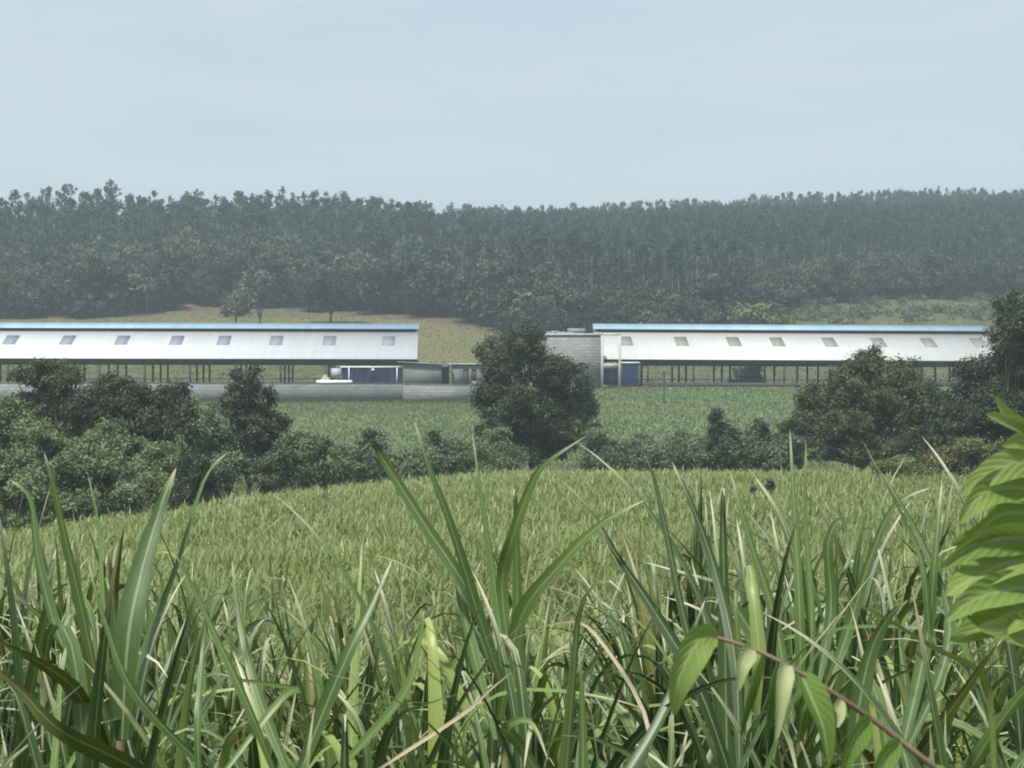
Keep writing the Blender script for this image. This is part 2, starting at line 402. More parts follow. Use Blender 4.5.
# ------------------------------------------------------------------ sheds
YAW = 0.041
def make_shed(u_ref, Yr, length, to_left, label, roofm, skym, sky_us, dip):
    """local x runs along the shed, y across it from the front eave, z up from the floor"""
    c = at(u_ref, 384, Yr)
    root = empty('open_shed', (c[0], c[1], -0.3), math.atan(YAW), label, 'shed', 'long open sheds')
    root.rotation_euler = (0, dip, math.atan(YAW))
    x0, x1 = (-length, 0.0) if to_left else (0.0, length)
    EZ, RZ, HW = 3.90, 8.05, 12.0
    s = (RZ - EZ) / HW
    r = MB()
    for (ya, za, yb, zb) in ((-0.6, EZ - 0.6 * s, HW, RZ), (2 * HW + 0.6, EZ - 0.6 * s, HW, RZ)):
        r.hexa([(x0, ya, za - .06), (x1, ya, za - .06), (x0, yb, zb - .06), (x1, yb, zb - .06), (x0, ya, za), (x1, ya, za), (x0, yb, zb), (x1, yb, zb)] if ya < yb else
               [(x0, yb, zb - .06), (x1, yb, zb - .06), (x0, ya, za - .06), (x1, ya, za - .06), (x0, yb, zb), (x1, yb, zb), (x0, ya, za), (x1, ya, za)])
    roof = r.obj('roof', roofm, root)
    # raised ridge vent in blue
    k = MB(); ov = 0.12
    for sg in (-1, 1):
        A = [(x0 - ov, HW + sg * 1.5, RZ - 0.02), (x1 + ov, HW + sg * 1.5, RZ - 0.02), (x0 - ov, HW, RZ + 0.76), (x1 + ov, HW, RZ + 0.76)]
        B = [(a, b, d + 0.07) for a, b, d in A]
        if sg < 0: k.hexa(A + B)
        else: k.hexa([A[2], A[3], A[0], A[1], B[2], B[3], B[0], B[1]])
    k.obj('ridge_cap', M['rib_blue'], root)
    g = MB(); g.box(x0 + 0.3, x1 - 0.3, HW - 0.9, HW - 0.82, RZ - 0.3, RZ + 0.32); g.box(x0 + 0.3, x1 - 0.3, HW + 0.82, HW + 0.9, RZ - 0.3, RZ + 0.32)
    g.obj('ridge_gap_shade', M['steel'], root)  # dark strips standing in for the shade in the gap under the cap
    # skylights lying on the front slope
    for u in sky_us:
        Yc = Yr + 6
        lx = (u - CU) / FPX * Yc - c[0] + YAW * 7
        w = 0.88
        ya, yb = HW * 0.42, HW * 0.735
        za, zb = EZ + s * ya + 0.012, EZ + s * yb + 0.012
        q = MB(); q.hexa([(lx - w, ya, za), (lx + w, ya, za), (lx - w, yb, zb), (lx + w, yb, zb), (lx - w, ya, za + .03), (lx + w, ya, za + .03), (lx - w, yb, zb + .03), (lx + w, yb, zb + .03)])
        q.obj('skylight', skym, root)
    # dark steel eave beams that also stand for the underside shadow, rails and posts
    for yy in (0.0, 24.0):
        MB().box(x0, x1, yy - 0.08, yy + 0.08, EZ - 0.85, EZ - 0.16).obj('eave_shade_beam', M['steel'], root)
    for yy in (0.7, 23.3):
        b = MB()
        for zz in (0.5, 0.95): b.box(x0, x1, yy - 0.03, yy + 0.03, zz, zz + 0.06)
        b.obj('rail', M['steel'], root)
    n = int(length // 6.1)
    for i in range(n + 1):
        xx = x0 + 0.25 + (x1 - x0 - 0.5) * i / n
        for yy, zt in ((0.0, EZ - 0.85), (8.0, EZ + 8 * s - 0.3), (16.0, EZ + 8 * s - 0.3), (24.0, EZ - 0.85)):
            MB().box(xx - 0.13, xx + 0.13, yy - 0.13, yy + 0.13, -0.4, zt).obj('post', M['steel'], root)
        t = MB()
        t.hexa([(xx - .05, 0.1, EZ - .5), (xx + .05, 0.1, EZ - .5), (xx - .05, HW, RZ - .5), (xx + .05, HW, RZ - .5), (xx - .05, 0.1, EZ - .16), (xx + .05, 0.1, EZ - .16), (xx - .05, HW, RZ - .12), (xx + .05, HW, RZ - .12)])
        t.hexa([(xx - .05, HW, RZ - .5), (xx + .05, HW, RZ - .5), (xx - .05, 23.9, EZ - .5), (xx + .05, 23.9, EZ - .5), (xx - .05, HW, RZ - .12), (xx + .05, HW, RZ - .12), (xx - .05, 23.9, EZ - .16), (xx + .05, 23.9, EZ - .16)])
        t.box(xx - .04, xx + .04, 0.1, 23.9, EZ - 0.62, EZ - 0.5)
        t.obj('truss', M['steel'], root)
    return root

make_shed(417.5, 272.0, 92.0, True, 'long open shed with cool white roof and blue grey skylights behind the grey wall', M['roof_cool'], M['sky_blue'],
          [-95, -41, 13, 69, 123, 177, 224, 276, 329, 388], R(0.1))
make_shed(600.5, 272.0, 56.5, False, 'long open shed with warm white roof and tan skylights beside the concrete frame', M['roof_warm'], M['sky_tan'],
          [626, 682, 735, 779, 832, 882, 933, 984], R(0.25))

# ------------------------------------------------------------------ walls and small buildings
def block_mat(name, base, dark, mortar):
    m, t, o = new_mat(name)
    b = t.nodes.new('ShaderNodeBsdfPrincipled'); b.inputs['Roughness'].default_value = 0.92; b.inputs['Specular IOR Level'].default_value = 0.15
    tcn = t.nodes.new('ShaderNodeTexCoord'); mpn = t.nodes.new('ShaderNodeMapping'); mpn.inputs['Rotation'].default_value = (R(90), 0, 0)
    br = t.nodes.new('ShaderNodeTexBrick'); br.inputs['Scale'].default_value = 1.0
    br.inputs['Brick Width'].default_value = 0.8; br.inputs['Row Height'].default_value = 0.42; br.inputs['Mortar Size'].default_value = 0.035
    br.inputs['Color1'].default_value = (*base, 1); br.inputs['Color2'].default_value = (*[0.5 * (a + c) for a, c in zip(base, dark)], 1); br.inputs['Mortar'].default_value = (*mortar, 1)
    t.links.new(tcn.outputs['Object'], mpn.inputs['Vector']); t.links.new(mpn.outputs['Vector'], br.inputs['Vector'])
    n = noise(t, .8, 8, vscale=(.6, 1, 2.6), rough=0.75)
    mr = t.nodes.new('ShaderNodeMapRange'); mr.inputs['From Min'].default_value = 0.4; mr.inputs['From Max'].default_value = 0.72
    t.links.new(n.outputs['Fac'], mr.inputs['Value'])
    t.links.new(mixrgb(t, br.outputs['Color'], dark, mr.outputs['Result']), b.inputs['Base Color'])
    t.links.new(b.outputs['BSDF'], o.inputs['Surface'])
    return m
M['wall_grey'] = block_mat('grey_block_wall', (0.25, 0.25, 0.255), (0.13, 0.135, 0.13), (0.14, 0.14, 0.14))
M['wall_pale'] = block_mat('pale_block_wall', (0.27, 0.27, 0.275), (0.14, 0.14, 0.14), (0.13, 0.13, 0.13))
M['wall_dark'] = block_mat('dull_block_wall', (0.21, 0.215, 0.21), (0.12, 0.125, 0.12), (0.16, 0.16, 0.16))

def wall_run(name, u0, u1, Y0, Y1, vt0, vt1, zb, mat, label, th=0.25):
    a, b = at(u0, vt0, Y0), at(u1, vt1, Y1)
    o = empty(name, (a[0], a[1], zb), 0, label, 'wall')
    d = b - a; d2 = np.array([d[0], d[1]]); L = np.linalg.norm(d2); n = np.array([-d2[1], d2[0]]) / L * th
    za, zbn = a[2] - zb, b[2] - zb
    w = MB(); w.hexa([(0, 0, -0.6), (d[0], d[1], -0.6), (n[0], n[1], -0.6), (d[0] + n[0], d[1] + n[1], -0.6),
                      (0, 0, za), (d[0], d[1], zbn), (n[0], n[1], za), (d[0] + n[0], d[1] + n[1], zbn)])
    w.obj('blockwork', mat, o)
    c = MB(); e = 0.05; nn = n / th
    c.hexa([(0 - nn[0] * e, -nn[1] * e, za), (d[0] - nn[0] * e, d[1] - nn[1] * e, zbn), (n[0] + nn[0] * e, n[1] + nn[1] * e, za), (d[0] + n[0] + nn[0] * e, d[1] + n[1] + nn[1] * e, zbn),
            (0 - nn[0] * e, -nn[1] * e, za + .09), (d[0] - nn[0] * e, d[1] - nn[1] * e, zbn + .09), (n[0] + nn[0] * e, n[1] + nn[1] * e, za + .09), (d[0] + n[0] + nn[0] * e, d[1] + n[1] + nn[1] * e, zbn + .09)])
    c.obj('coping', mat, o)
    return o
wall_run('boundary_wall', -220, 402.5, 261, 261, 382.8, 383.6, -2.1, M['wall_grey'], 'long low grey block wall in front of the cool white roofed shed')
wall_run('boundary_wall', 403.5, 492, 259.2, 263.5, 384.3, 385.2, -2.0, M['wall_pale'], 'short paler grey block wall in front of the small block outbuilding')

def local(u, Y, root): return (u - CU) / FPX * Y - root.location.x

# small block outbuilding with a sloping sheet roof
o = empty('outbuilding', (at(427, 0, 266)[0], 266, -0.4), 0, 'small grey block outbuilding with a pale lean-to sheet roof', 'outbuilding')
xa, xb = local(403.8, 266, o), local(441.5, 266, o)
w = MB(); w.hexa([(xa, 0, 0), (xb, 0, 0), (xa, 4, 0), (xb, 4, 0), (xa, 0, 3.25), (xb, 0, 2.95), (xa, 4, 3.25), (xb, 4, 2.95)])
w.obj('wall', M['wall_dark'], o)
xc = local(450.5, 266, o); xl = local(398, 266, o)
w = MB(); w.hexa([(xl, -.5, 3.33), (xc, -.5, 2.93), (xl, 4.3, 3.33), (xc, 4.3, 2.93), (xl, -.5, 3.40), (xc, -.5, 3.0), (xl, 4.3, 3.40), (xc, 4.3, 3.0)])
w.obj('roof', M['concrete'], o)
MB().box(xb + 0.02, xc - .3, 3.0, 3.15, 0, 2.7).obj('doorway_shade_panel', M['dark_in'], o)  # dark panel put in to give the doorway its shade
MB().box(xc - .28, xc - .12, -.1, .06, 0, 2.9).obj('post', M['steel'], o)

o = empty('outbuilding', (at(475, 0, 267)[0], 267, -0.4), 0, 'low grey flat-roofed outbuilding with dark openings behind the round dark tree', 'outbuilding')
xa, xb = local(451.5, 267, o), local(512, 267, o)
d0, d1 = local(463, 267, o), local(469, 267, o); e0, e1 = local(471.5, 267, o), local(476.5, 267, o)
w = MB()
w.box(xa, d0, 0, .25, 0, 3.0); w.box(d1, e0, 0, .25, 0, 3.0); w.box(e1, xb, 0, .25, 0, 3.0)
w.box(d0, d1, 0, .25, 2.3, 3.0); w.box(e0, e1, 0, .25, 2.3, 3.0); w.box(e0, e1, 0, .25, 0, 0.8)
w.box(xa, xa + .25, .25, 4, 0, 3.0); w.box(xb - .25, xb, .25, 4, 0, 3.0); w.box(xa, xb, 4, 4.25, 0, 3.0)
w.obj('wall', M['wall_dark'], o)
MB().box(xa - .3, xb + .3, -.35, 4.5, 3.0, 3.16).obj('roof', M['concrete'], o)
MB().box(d0 + .02, d1 - .02, .1, .15, 0, 2.28).obj('opening_shade_panel', M['tarp_dark'] if 'tarp_dark' in M else M['dark_in'], o)  # dark panel standing for the shade inside the open doorway
MB().box(e0 + .02, e1 - .02, .1, .15, .82, 2.28).obj('window_shade_panel', M['dark_in'], o)  # dark panel standing for the shade inside the window opening

# unfinished concrete building with its open frame
o = empty('unfinished_building', (at(576, 0, 264)[0], 264, -0.6), 0, 'unfinished grey block building with an open concrete frame beside the warm white roofed shed', 'building')
xa, xb = local(547, 264, o), local(602.5, 264, o)
zt = (384 - 335.5) / FPX * 264 + 0.6
MB().box(xa, xb - .02, 0.02, 7, -0.3, zt).obj('wall', M['wall_pale'], o)
MB().box(xa - .15, xb + .1, -.12, 7.1, zt, zt + .28).obj('roof_slab', M['concrete'], o)
w = MB(); q = xa
while q < xb - .8:                                           # an unfinished top course of loose blocks
    ww = rng.uniform(.42, 1.3)
    if rng.random() < .55: w.box(q, min(q + ww, xb - .3), .3, .52, zt + .282, zt + .282 + rng.uniform(.12, .34))
    q += ww + .03
w.obj('top_course', M['block'], o)
pa, pb = local(568, 264, o), local(585.5, 264, o)
MB().box(pa, pb, 1.2, 3.4, zt + .28, zt + 1.0).obj('roof_tank_plinth', M['wall_pale'], o)
w = MB()
for u in (549, 551.5, 556, 561): w.tube([(local(u, 264, o), .3, zt + .2), (local(u, 264, o) + .1 * (-1) ** int(u), .3, zt + 0.75)], .045, 5)
w.obj('starter_bars', M['steel'], o)
for u in (602.2, 619.8):
    x = local(u, 264, o)
    MB().box(x - .17, x + .17, -.2, .14, -0.4, zt + .02).obj('column', M['concrete'], o)
x0_, x1_ = local(602.2, 264, o) + .17, local(619.8, 264, o)
MB().box(x0_, x1_ + .17, -.18, .12, zt + .02, zt + .26).obj('top_beam', M['concrete'], o)
MB().box(x0_, x1_ - .17, -.18, .12, 2.75, 3.35).obj('lower_beam', M['block'], o)
w = MB()
for k in range(7):
    xx = rng.uniform(x0_ + .1, x1_ - .4); ww = rng.uniform(.1, .22)
    w.box(xx, xx + ww, -.12 + .01 * k, .08, 3.352, 3.352 + rng.uniform(.08, .28))
w.obj('loose_blocks', M['block_dark'], o)
MB().box(x0_ + .05, x1_ - .22, .5, .56, 0.5, 2.7).obj('tarpaulin_sheet', M['tarp'], o)

# blue tarpaulin pens under both sheds
M['tarp_dark'] = solid_mat('dark_blue_tarpaulin', [(0.009, 0.015, 0.042), (0.018, 0.03, 0.085)], 0.7, 0.5, vscale=(2, 2, 0.4))
def pen(u0, u1, Y, v_top, v_bot, label, posts, mat=None):
    o = empty('tarpaulin_pen', (at((u0 + u1) / 2, 0, Y)[0], Y, -0.3), 0, label, 'pen')
    a, b = local(u0, Y, o), local(u1, Y, o); zt = (384 - v_top) / FPX * Y + .3; zb = (384 - v_bot) / FPX * Y + .3
    n = 40; xs_ = np.linspace(a, b, n); yy = 1.3 + 0.06 * np.sin(np.arange(n) * 1.3) + rng.normal(0, .02, n)
    V = np.concatenate([np.stack([xs_, yy, np.full(n, zb)], -1), np.stack([xs_, yy, np.full(n, zt + .1)], -1),
                        np.stack([xs_, yy + .02, np.full(n, zb)], -1), np.stack([xs_, yy + .02, np.full(n, zt + .1)], -1)])
    i = np.arange(n - 1)
    Q = np.concatenate([np.stack([i, i + 1, n + i + 1, n + i], -1), np.stack([2 * n + i, 3 * n + i, 3 * n + i + 1, 2 * n + i + 1], -1)])
    mobj('tarpaulin', qmesh('tarpaulin', V, Q, mat or M['tarp']), o)
    MB().box(a - .1, b + .1, -.2, -.12, zt - .02, zt + .16).obj('top_rail', M['white'], o)
    for p in posts:
        x = local(p, Y, o); MB().box(x - .06, x + .06, -.2, -.1, zb - .2, zt - .03).obj('post', M['white'] if p % 2 else M['steel'], o)
    return o
pen(341, 402, 270.6, 367.5, 383.5, 'dark blue tarpaulin pen under the cool white roof end with white top rail', (349, 358, 397), M['tarp_dark'])
pen(621, 639, 270.6, 363.2, 385.0, 'bright blue tarpaulin pen under the end of the warm white roofed shed', (622, 640))

o = empty('feed_trough', (at(333, 0, 267)[0], 267, -0.2), 0, 'long white feed trough under the shed beside the blue tarpaulin', 'trough')
a, b = local(316.5, 267, o), local(352, 267, o)
w = MB(); w.box(a, b, 0, .08, .2, .72); w.box(a, b, .72, .8, .2, .72); w.box(a, b, .08, .72, .2, .28); w.box(a, a + .08, .08, .72, .28, .72); w.box(b - .08, b, .08, .72, .28, .72)
w.obj('basin', M['white'], o)
for t_ in (.1, .5, .9):
    x = a + (b - a) * t_; MB().box(x - .07, x + .07, .1, .7, -.15, .2).obj('leg', M['concrete'], o)

def heap(name, u, Y, w, h, z, mat, label, cat):
    o = empty(name, (at(u, 0, Y)[0], Y, z), 0, label, cat)
    n, mth = 9, 22
    r_ = np.linspace(1, 0.02, n)
    a = np.linspace(0, 2 * np.pi, mth, endpoint=False)
    rr = r_[:, None] * (1 + 0.12 * np.sin(a * 3 + 1)[None] + rng.normal(0, .04, (n, mth)))
    V = np.stack([rr * np.cos(a) * w / 2, rr * np.sin(a) * w / 3, np.repeat((h * (1 - r_ ** 1.3))[:, None], mth, 1) + rng.normal(0, .02, (n, mth))], -1).reshape(-1, 3)
    i, j = np.meshgrid(np.arange(n - 1), np.arange(mth), indexing='ij'); j2 = (j + 1) % mth
    Q = np.stack([i * mth + j, i * mth + j2, (i + 1) * mth + j2, (i + 1) * mth + j], -1)
    mobj('pile', qmesh('pile', V, Q, mat), o)
    return o
heap('straw_heap', 325, 269.5, 2.4, 1.6, -0.3, M['yellow'], 'yellow heap of straw behind the white feed trough', 'straw heap')

o = empty('notice_board', (at(336, 0, 269)[0], 269, -0.3), 0, 'pale lilac board on two legs behind the white feed trough', 'board')
MB().box(-.62, .62, -.03, .03, 1.15, 2.4).obj('panel', M['lilac'], o)
for x in (-.5, .5): MB().box(x - .05, x + .05, .03, .1, 0, 2.2).obj('leg', M['steel'], o)

o = empty('shed_lamp', (at(373, 0, 271.2)[0], 271.2, (384 - 370) / FPX * 271.2), 0, 'small white lamp hanging under the eave above the blue tarpaulin', 'lamp')
w = MB(); w.tube([(0, 0, .28), (0, 0, .1), (0, 0, 0)], [.06, .10, .26], 8); w.obj('lamp_shade', M['white'], o)
MB().tube([(0, 0, 1.3), (0, 0, .28)], .03, 5).obj('rod', M['steel'], o)

# utility pole at the top of the upper field, feed bunk
Yp = 236.0
zg = float(terrain(at(664, 0, Yp)[0], Yp))
o = empty('pole', (at(664, 0, Yp)[0], Yp, zg), 0, 'dark thin pole standing in the upper green field', 'pole')
MB().tube([(0, 0, -.3), (0, 0, (384 - 371) / FPX * Yp - zg)], [.10, .085], 7).obj('shaft', M['dark_in'], o)
MB().box(-.16, .16, -.03, .03, (384 - 374) / FPX * Yp - zg, (384 - 373.2) / FPX * Yp - zg).obj('crossbar', M['dark_in'], o)

o = empty('feed_bunk', (at(645, 0, 270)[0], 270, -0.35), math.atan(YAW), 'long dark feed bunk along the open front of the warm white roofed shed', 'trough')
w = MB(); w.box(0, 46, 0, .1, 0, .45); w.box(0, 46, .7, .8, 0, .55); w.box(0, 46, .1, .7, 0, .2); w.obj('basin', M['dark_in'], o)

# ------------------------------------------------------------------ trees and bushes
def unit(v): return v / (np.linalg.norm(v, axis=-1, keepdims=True) + 1e-9)

def leaf_quads(P, size, g, up=0.35, ratio=0.55, out=None):
    """one diamond leaf per point, loosely facing up and outwards"""
    N = len(P)
    nrm = g.normal(size=(N, 3)); nrm[:, 2] += up * 2
    if out is not None: nrm += out * 0.9
    nrm = unit(nrm)
    a = unit(np.cross(nrm, g.normal(size=(N, 3)))); b = np.cross(nrm, a)
    s = np.broadcast_to(size, (N,))[:, None]
    V = np.stack([P - a * s, P - b * s * ratio + nrm * s * .12, P + a * s, P + b * s * ratio + nrm * s * .12], 1)
    return V.reshape(-1, 3), np.arange(4 * N).reshape(N, 4)

def crown_arrays(lobes, g, leaf, clump_r, per, cover=1.0, flat=1.0):
    """lobes: (x, y, z, rx, rz). Clumps sit through the outer half of each lobe, leaves are scattered inside each clump"""
    Pc, Oc, Tc = [], [], []
    for (x, y, z, rx, rz) in lobes:
        n = max(3, int(cover * 4.3 * (rx * rx + 2 * rx * rz) / 3 / clump_r ** 2))
        d = unit(g.normal(size=(n, 3))); r = g.uniform(.45, 1.0, n) ** 0.6 * g.uniform(.86, 1.1, n)
        P = d * r[:, None] * np.array([rx, rx, rz]) + np.array([x, y, z])
        Pc.append(P); Oc.append(d); Tc.append(np.clip(g.normal(.45, .2, n) + g.normal(0, .1), 0, 1))
    Pc = np.concatenate(Pc); Oc = np.concatenate(Oc); Tc = np.concatenate(Tc)
    hole = smooth_noise(Pc[:, 0] * 1.0, Pc[:, 1] + 1.7 * Pc[:, 2], 1.1 / max(.3, clump_r), 61) + .8 * smooth_noise(Pc[:, 2] * 1.3, Pc[:, 0] - Pc[:, 1], 1.0 / max(.3, clump_r), 62)
    kp = hole > -.42
    Pc, Oc, Tc = Pc[kp], Oc[kp], Tc[kp]
    n = len(Pc)
    k = np.repeat(np.arange(n), per)
    P = Pc[k] + g.normal(size=(len(k), 3)) * clump_r * np.array([.55, .55, .40 * flat])
    V, Q = leaf_quads(P, leaf * g.uniform(.65, 1.3, len(k)) * g.uniform(.7, 1.35, n)[k], g, out=Oc[k])
    T = np.clip(Tc[k] + g.normal(0, .12, len(k)), 0, 1)
    return V, Q, np.repeat(T, 4)

def tree_parts(lobes, base, g, trunk_r, mat, leaf, clump_r, per, parent, cover=1.0, bark='bark', stems=1):
    V, Q, T = crown_arrays(lobes, g, leaf, clump_r, per, cover)
    mobj('crown', qmesh('crown', V, Q, mat, tint=T), parent)
    m = MB()
    L = np.array(lobes)
    fork = base + (np.average(L[:, :3], axis=0, weights=L[:, 3]) - base) * 0.32
    m.tube([base - [0, 0, .5], base + (fork - base) * .5 + g.normal(0, .06, 3), fork], [trunk_r * 1.25, trunk_r, trunk_r * .85], 8)
    for l in lobes:
        c = np.array(l[:3]); mid = fork + (c - fork) * .5 + g.normal(0, .15, 3) + [0, 0, .1 * l[4]]
        m.tube([fork, mid, c], [trunk_r * .6, trunk_r * .38, trunk_r * .18], 6)
        for _ in range(4):
            e = c + unit(g.normal(size=3)) * np.array([l[3], l[3], l[4]]) * .85
            m.tube([c + (mid - c) * g.uniform(0, .5), (c + e) / 2 + g.normal(0, .1, 3), e], [trunk_r * .16, trunk_r * .1, trunk_r * .04], 4)
    m.obj('trunk', M[bark], parent)

def px_tree(name, label, cat, Y, lobes_px, mat, leaf=0.2, clump_r=0.5, per=26, trunk_r=0.16, u0=None, cover=1.0, group=None, seed=0, bark='bark', spread=0.75):
    """lobes_px: (u, v, half width, half height) in picture pixels at distance Y; each gets its own depth"""
    g = np.random.default_rng(seed * 7 + 3)
    u0 = u0 if u0 is not None else float(np.mean([l[0] for l in lobes_px]))
    X = (u0 - CU) / FPX * Y; zb = float(terrain(X, Y)) - .05
    root = empty(name, (X, Y, zb), 0, label, cat, group)
    k = Y / FPX
    half = max(abs(l[0] - u0) + l[2] for l in lobes_px) * k
    if Y < 200: leaf, per = leaf * .54, int(per * 2.5)
    lobes = []
    for (u, v, ru, rv) in lobes_px:
        dep = g.uniform(-1, 1) * max(0.1, half - ru * k) * spread
        lobes.append(((u - u0) * k, dep, (CV - v) * k - zb, ru * k, rv * k))
    if Y < 200:
        for (x, y, z, rx, rz) in list(lobes):
            for _ in range(4):
                d = unit(g.normal(size=3) + np.array([0, -.2, .45])); q = g.uniform(.22, .42)
                e = g.uniform(.9, 1.25); lobes.append((x + d[0] * rx * e, y + d[1] * rx * e, z + d[2] * rz * e, rx * q, rz * q * 1.0))
    low = min(l[2] - l[4] * .6 for l in lobes)
    if cat == 'bush' and low > .25:                              # skirts of leaves down to the ground
        for _ in range(3): lobes.append((g.uniform(-.5, .5) * half, g.uniform(-.4, .4) * half, low * .5, half * .5, low * .6))
    tree_parts(lobes, np.zeros(3), g, trunk_r, mat, leaf, clump_r, per, root, cover, bark)
    return root

# the big dark tree in the middle
px_tree('dark_tree', 'big dark round tree standing alone between the two sheds', 'tree', 140,
        [(500, 352, 28, 18), (527, 346, 20, 15), (522, 378, 36, 24), (555, 378, 30, 24), (497, 402, 26, 22), (540, 410, 40, 26), (577, 400, 22, 24), (585, 415, 18, 16),
         (512, 430, 26, 22), (553, 438, 28, 20), (574, 376, 15, 13), (532, 452, 20, 14), (487, 372, 12, 12)],
        M['tree_dark'], .17, .45, 30, .24, 531, 1.15, seed=1)
px_tree('leafy_bush', 'pale green leafy bush at the foot of the big dark round tree', 'bush', 131,
        [(492, 450, 22, 18), (512, 458, 18, 15), (478, 465, 16, 14)], M['tree_light'], .15, .38, 26, .07, 495, seed=2)
# left side
px_tree('dark_tree', 'tall olive tree with a flat top against the grey wall, leftmost of the trees', 'tree', 112,
        [(38, 372, 20, 11), (62, 374, 20, 13), (52, 388, 20, 12), (80, 402, 16, 14), (40, 410, 22, 16), (65, 420, 26, 18), (24, 404, 10, 10)],
        M['tree_olive'], .16, .36, 26, .16, 62, .9, seed=3)
px_tree('dark_tree', 'dull purplish dark tree in front of the grey wall beside the olive tree', 'tree', 106,
        [(98, 392, 18, 14), (124, 396, 22, 16), (150, 398, 22, 15), (176, 402, 17, 14), (110, 415, 22, 18), (140, 422, 26, 20), (170, 424, 22, 20), (88, 412, 14, 16)],
        M['tree_purple'], .16, .36, 26, .16, 132, 1.0, seed=4)
px_tree('dark_tree', 'dark ragged tree with a pointed top before the grey wall end', 'tree', 118,
        [(246, 382, 16, 12), (238, 396, 15, 12), (258, 398, 17, 12), (248, 412, 22, 13), (228, 402, 11, 8), (252, 430, 28, 18), (272, 428, 12, 10), (245, 452, 24, 20), (262, 446, 18, 18)],
        M['tree_dark'], .16, .36, 26, .16, 249, 1.05, seed=5)
px_tree('slim_tree', 'slim dark green tree beside the ragged pointed tree', 'tree', 112,
        [(216, 418, 11, 14), (219, 436, 14, 16), (205, 446, 14, 14), (220, 456, 16, 14)], M['bush'], .15, .34, 24, .08, 216, seed=6)
px_tree('leafy_bush', 'light green bush in the gap between the purplish and the ragged tree', 'bush', 110,
        [(190, 412, 14, 12), (196, 430, 16, 16), (182, 440, 16, 14)], M['tree_light'], .15, .34, 24, .07, 191, seed=7)
LB = [(8, 420, 98, 26, 24), (-30, 440, 96, 30, 28), (42, 440, 95, 28, 24), (85, 446, 96, 28, 24), (120, 442, 98, 26, 22), (20, 466, 90, 30, 24), (70, 472, 90, 30, 24), (110, 474, 92, 28, 22),
      (148, 462, 96, 26, 22), (-20, 490, 87, 26, 24), (30, 494, 87, 24, 22), (80, 500, 88, 24, 18), (122, 494, 90, 22, 18), (160, 486, 94, 18, 14)]
for k, (u, v, Y, ru, rv) in enumerate(LB):
    g = np.random.default_rng(50 + k)
    lob = [(u + g.uniform(-.6, .6) * ru, v + g.uniform(-.45, .55) * rv, ru * g.uniform(.45, .62), rv * g.uniform(.42, .6)) for _ in range(5)]
    px_tree('leafy_bush', 'light green leafy bush in the thicket at the left end of the cane field', 'bush', Y, lob, M['tree_light'], .14, .33, 24, .07, u,
            group='light green bushes of the thicket beside the cane field', seed=60 + k)
for k, (lab, u, v, Y, ru, rv, mt) in enumerate([
        ('grey green bush with pale leaves below the ragged pointed tree', 222, 472, 105, 24, 16, 'bush'),
        ('dark bush at the field edge below the slim tree', 196, 476, 103, 18, 13, 'tree_dark'),
        ('light green round bush right of the ragged pointed tree', 300, 456, 116, 26, 22, 'tree_light'),
        ('mid green bush on the field edge below the ragged pointed tree', 275, 470, 112, 24, 18, 'bush')]):
    g = np.random.default_rng(90 + k)
    lob = [(u + g.uniform(-.6, .6) * ru, v + g.uniform(-.5, .5) * rv, ru * g.uniform(.42, .62), rv * g.uniform(.45, .62)) for _ in range(5)]
    px_tree('leafy_bush', lab, 'bush', Y, lob, M[mt], .15, .34, 24, .07, u, seed=95 + k)

# hedge along the hollow
HB = [(322, 452), (345, 460), (338, 474), (366, 462), (388, 456), (402, 462), (420, 452), (440, 446), (452, 458), (468, 452), (372, 446), (430, 466), (405, 474), (360, 476), (318, 476),
      (592, 440), (606, 452), (624, 450), (640, 446), (655, 452), (668, 446), (680, 452), (690, 440), (705, 446), (735, 446), (748, 438), (760, 444), (775, 436), (788, 446), (620, 462), (650, 462), (690, 458), (722, 458), (755, 456), (782, 458), (598, 462)]
for k, (u, v) in enumerate(HB):
    g = np.random.default_rng(200 + k)
    ru, rv = g.uniform(13, 18), g.uniform(10, 15)
    Y = edge_Y(u) + 5 + (478 - v) * .55 + g.uniform(0, 3)
    lob = [(u + g.uniform(-.6, .6) * ru, v + g.uniform(-.5, .6) * rv, ru * g.uniform(.45, .65), rv * g.uniform(.45, .65)) for _ in range(4)]
    px_tree('hedge_bush', 'dark green bush of the hedge along the far edge of the cane field', 'bush', Y, lob, M['bush'], .17, .38, 22, .07, u, group='bushes of the hedge beyond the cane field', seed=210 + k)
px_tree('pointed_tree', 'small pointed dark tree rising above the hedge before the upper field', 'tree', 136,
        [(718, 420, 6, 8), (719, 432, 10, 9), (716, 446, 14, 10), (730, 438, 7, 7)], M['tree_dark'], .15, .32, 22, .08, 718, seed=8)
px_tree('pointed_tree', 'little pointed tree above the hedge next to the bushy right tree', 'tree', 138,
        [(760, 430, 6, 8), (761, 440, 9, 9)], M['bush'], .15, .3, 22, .06, 760, seed=9)
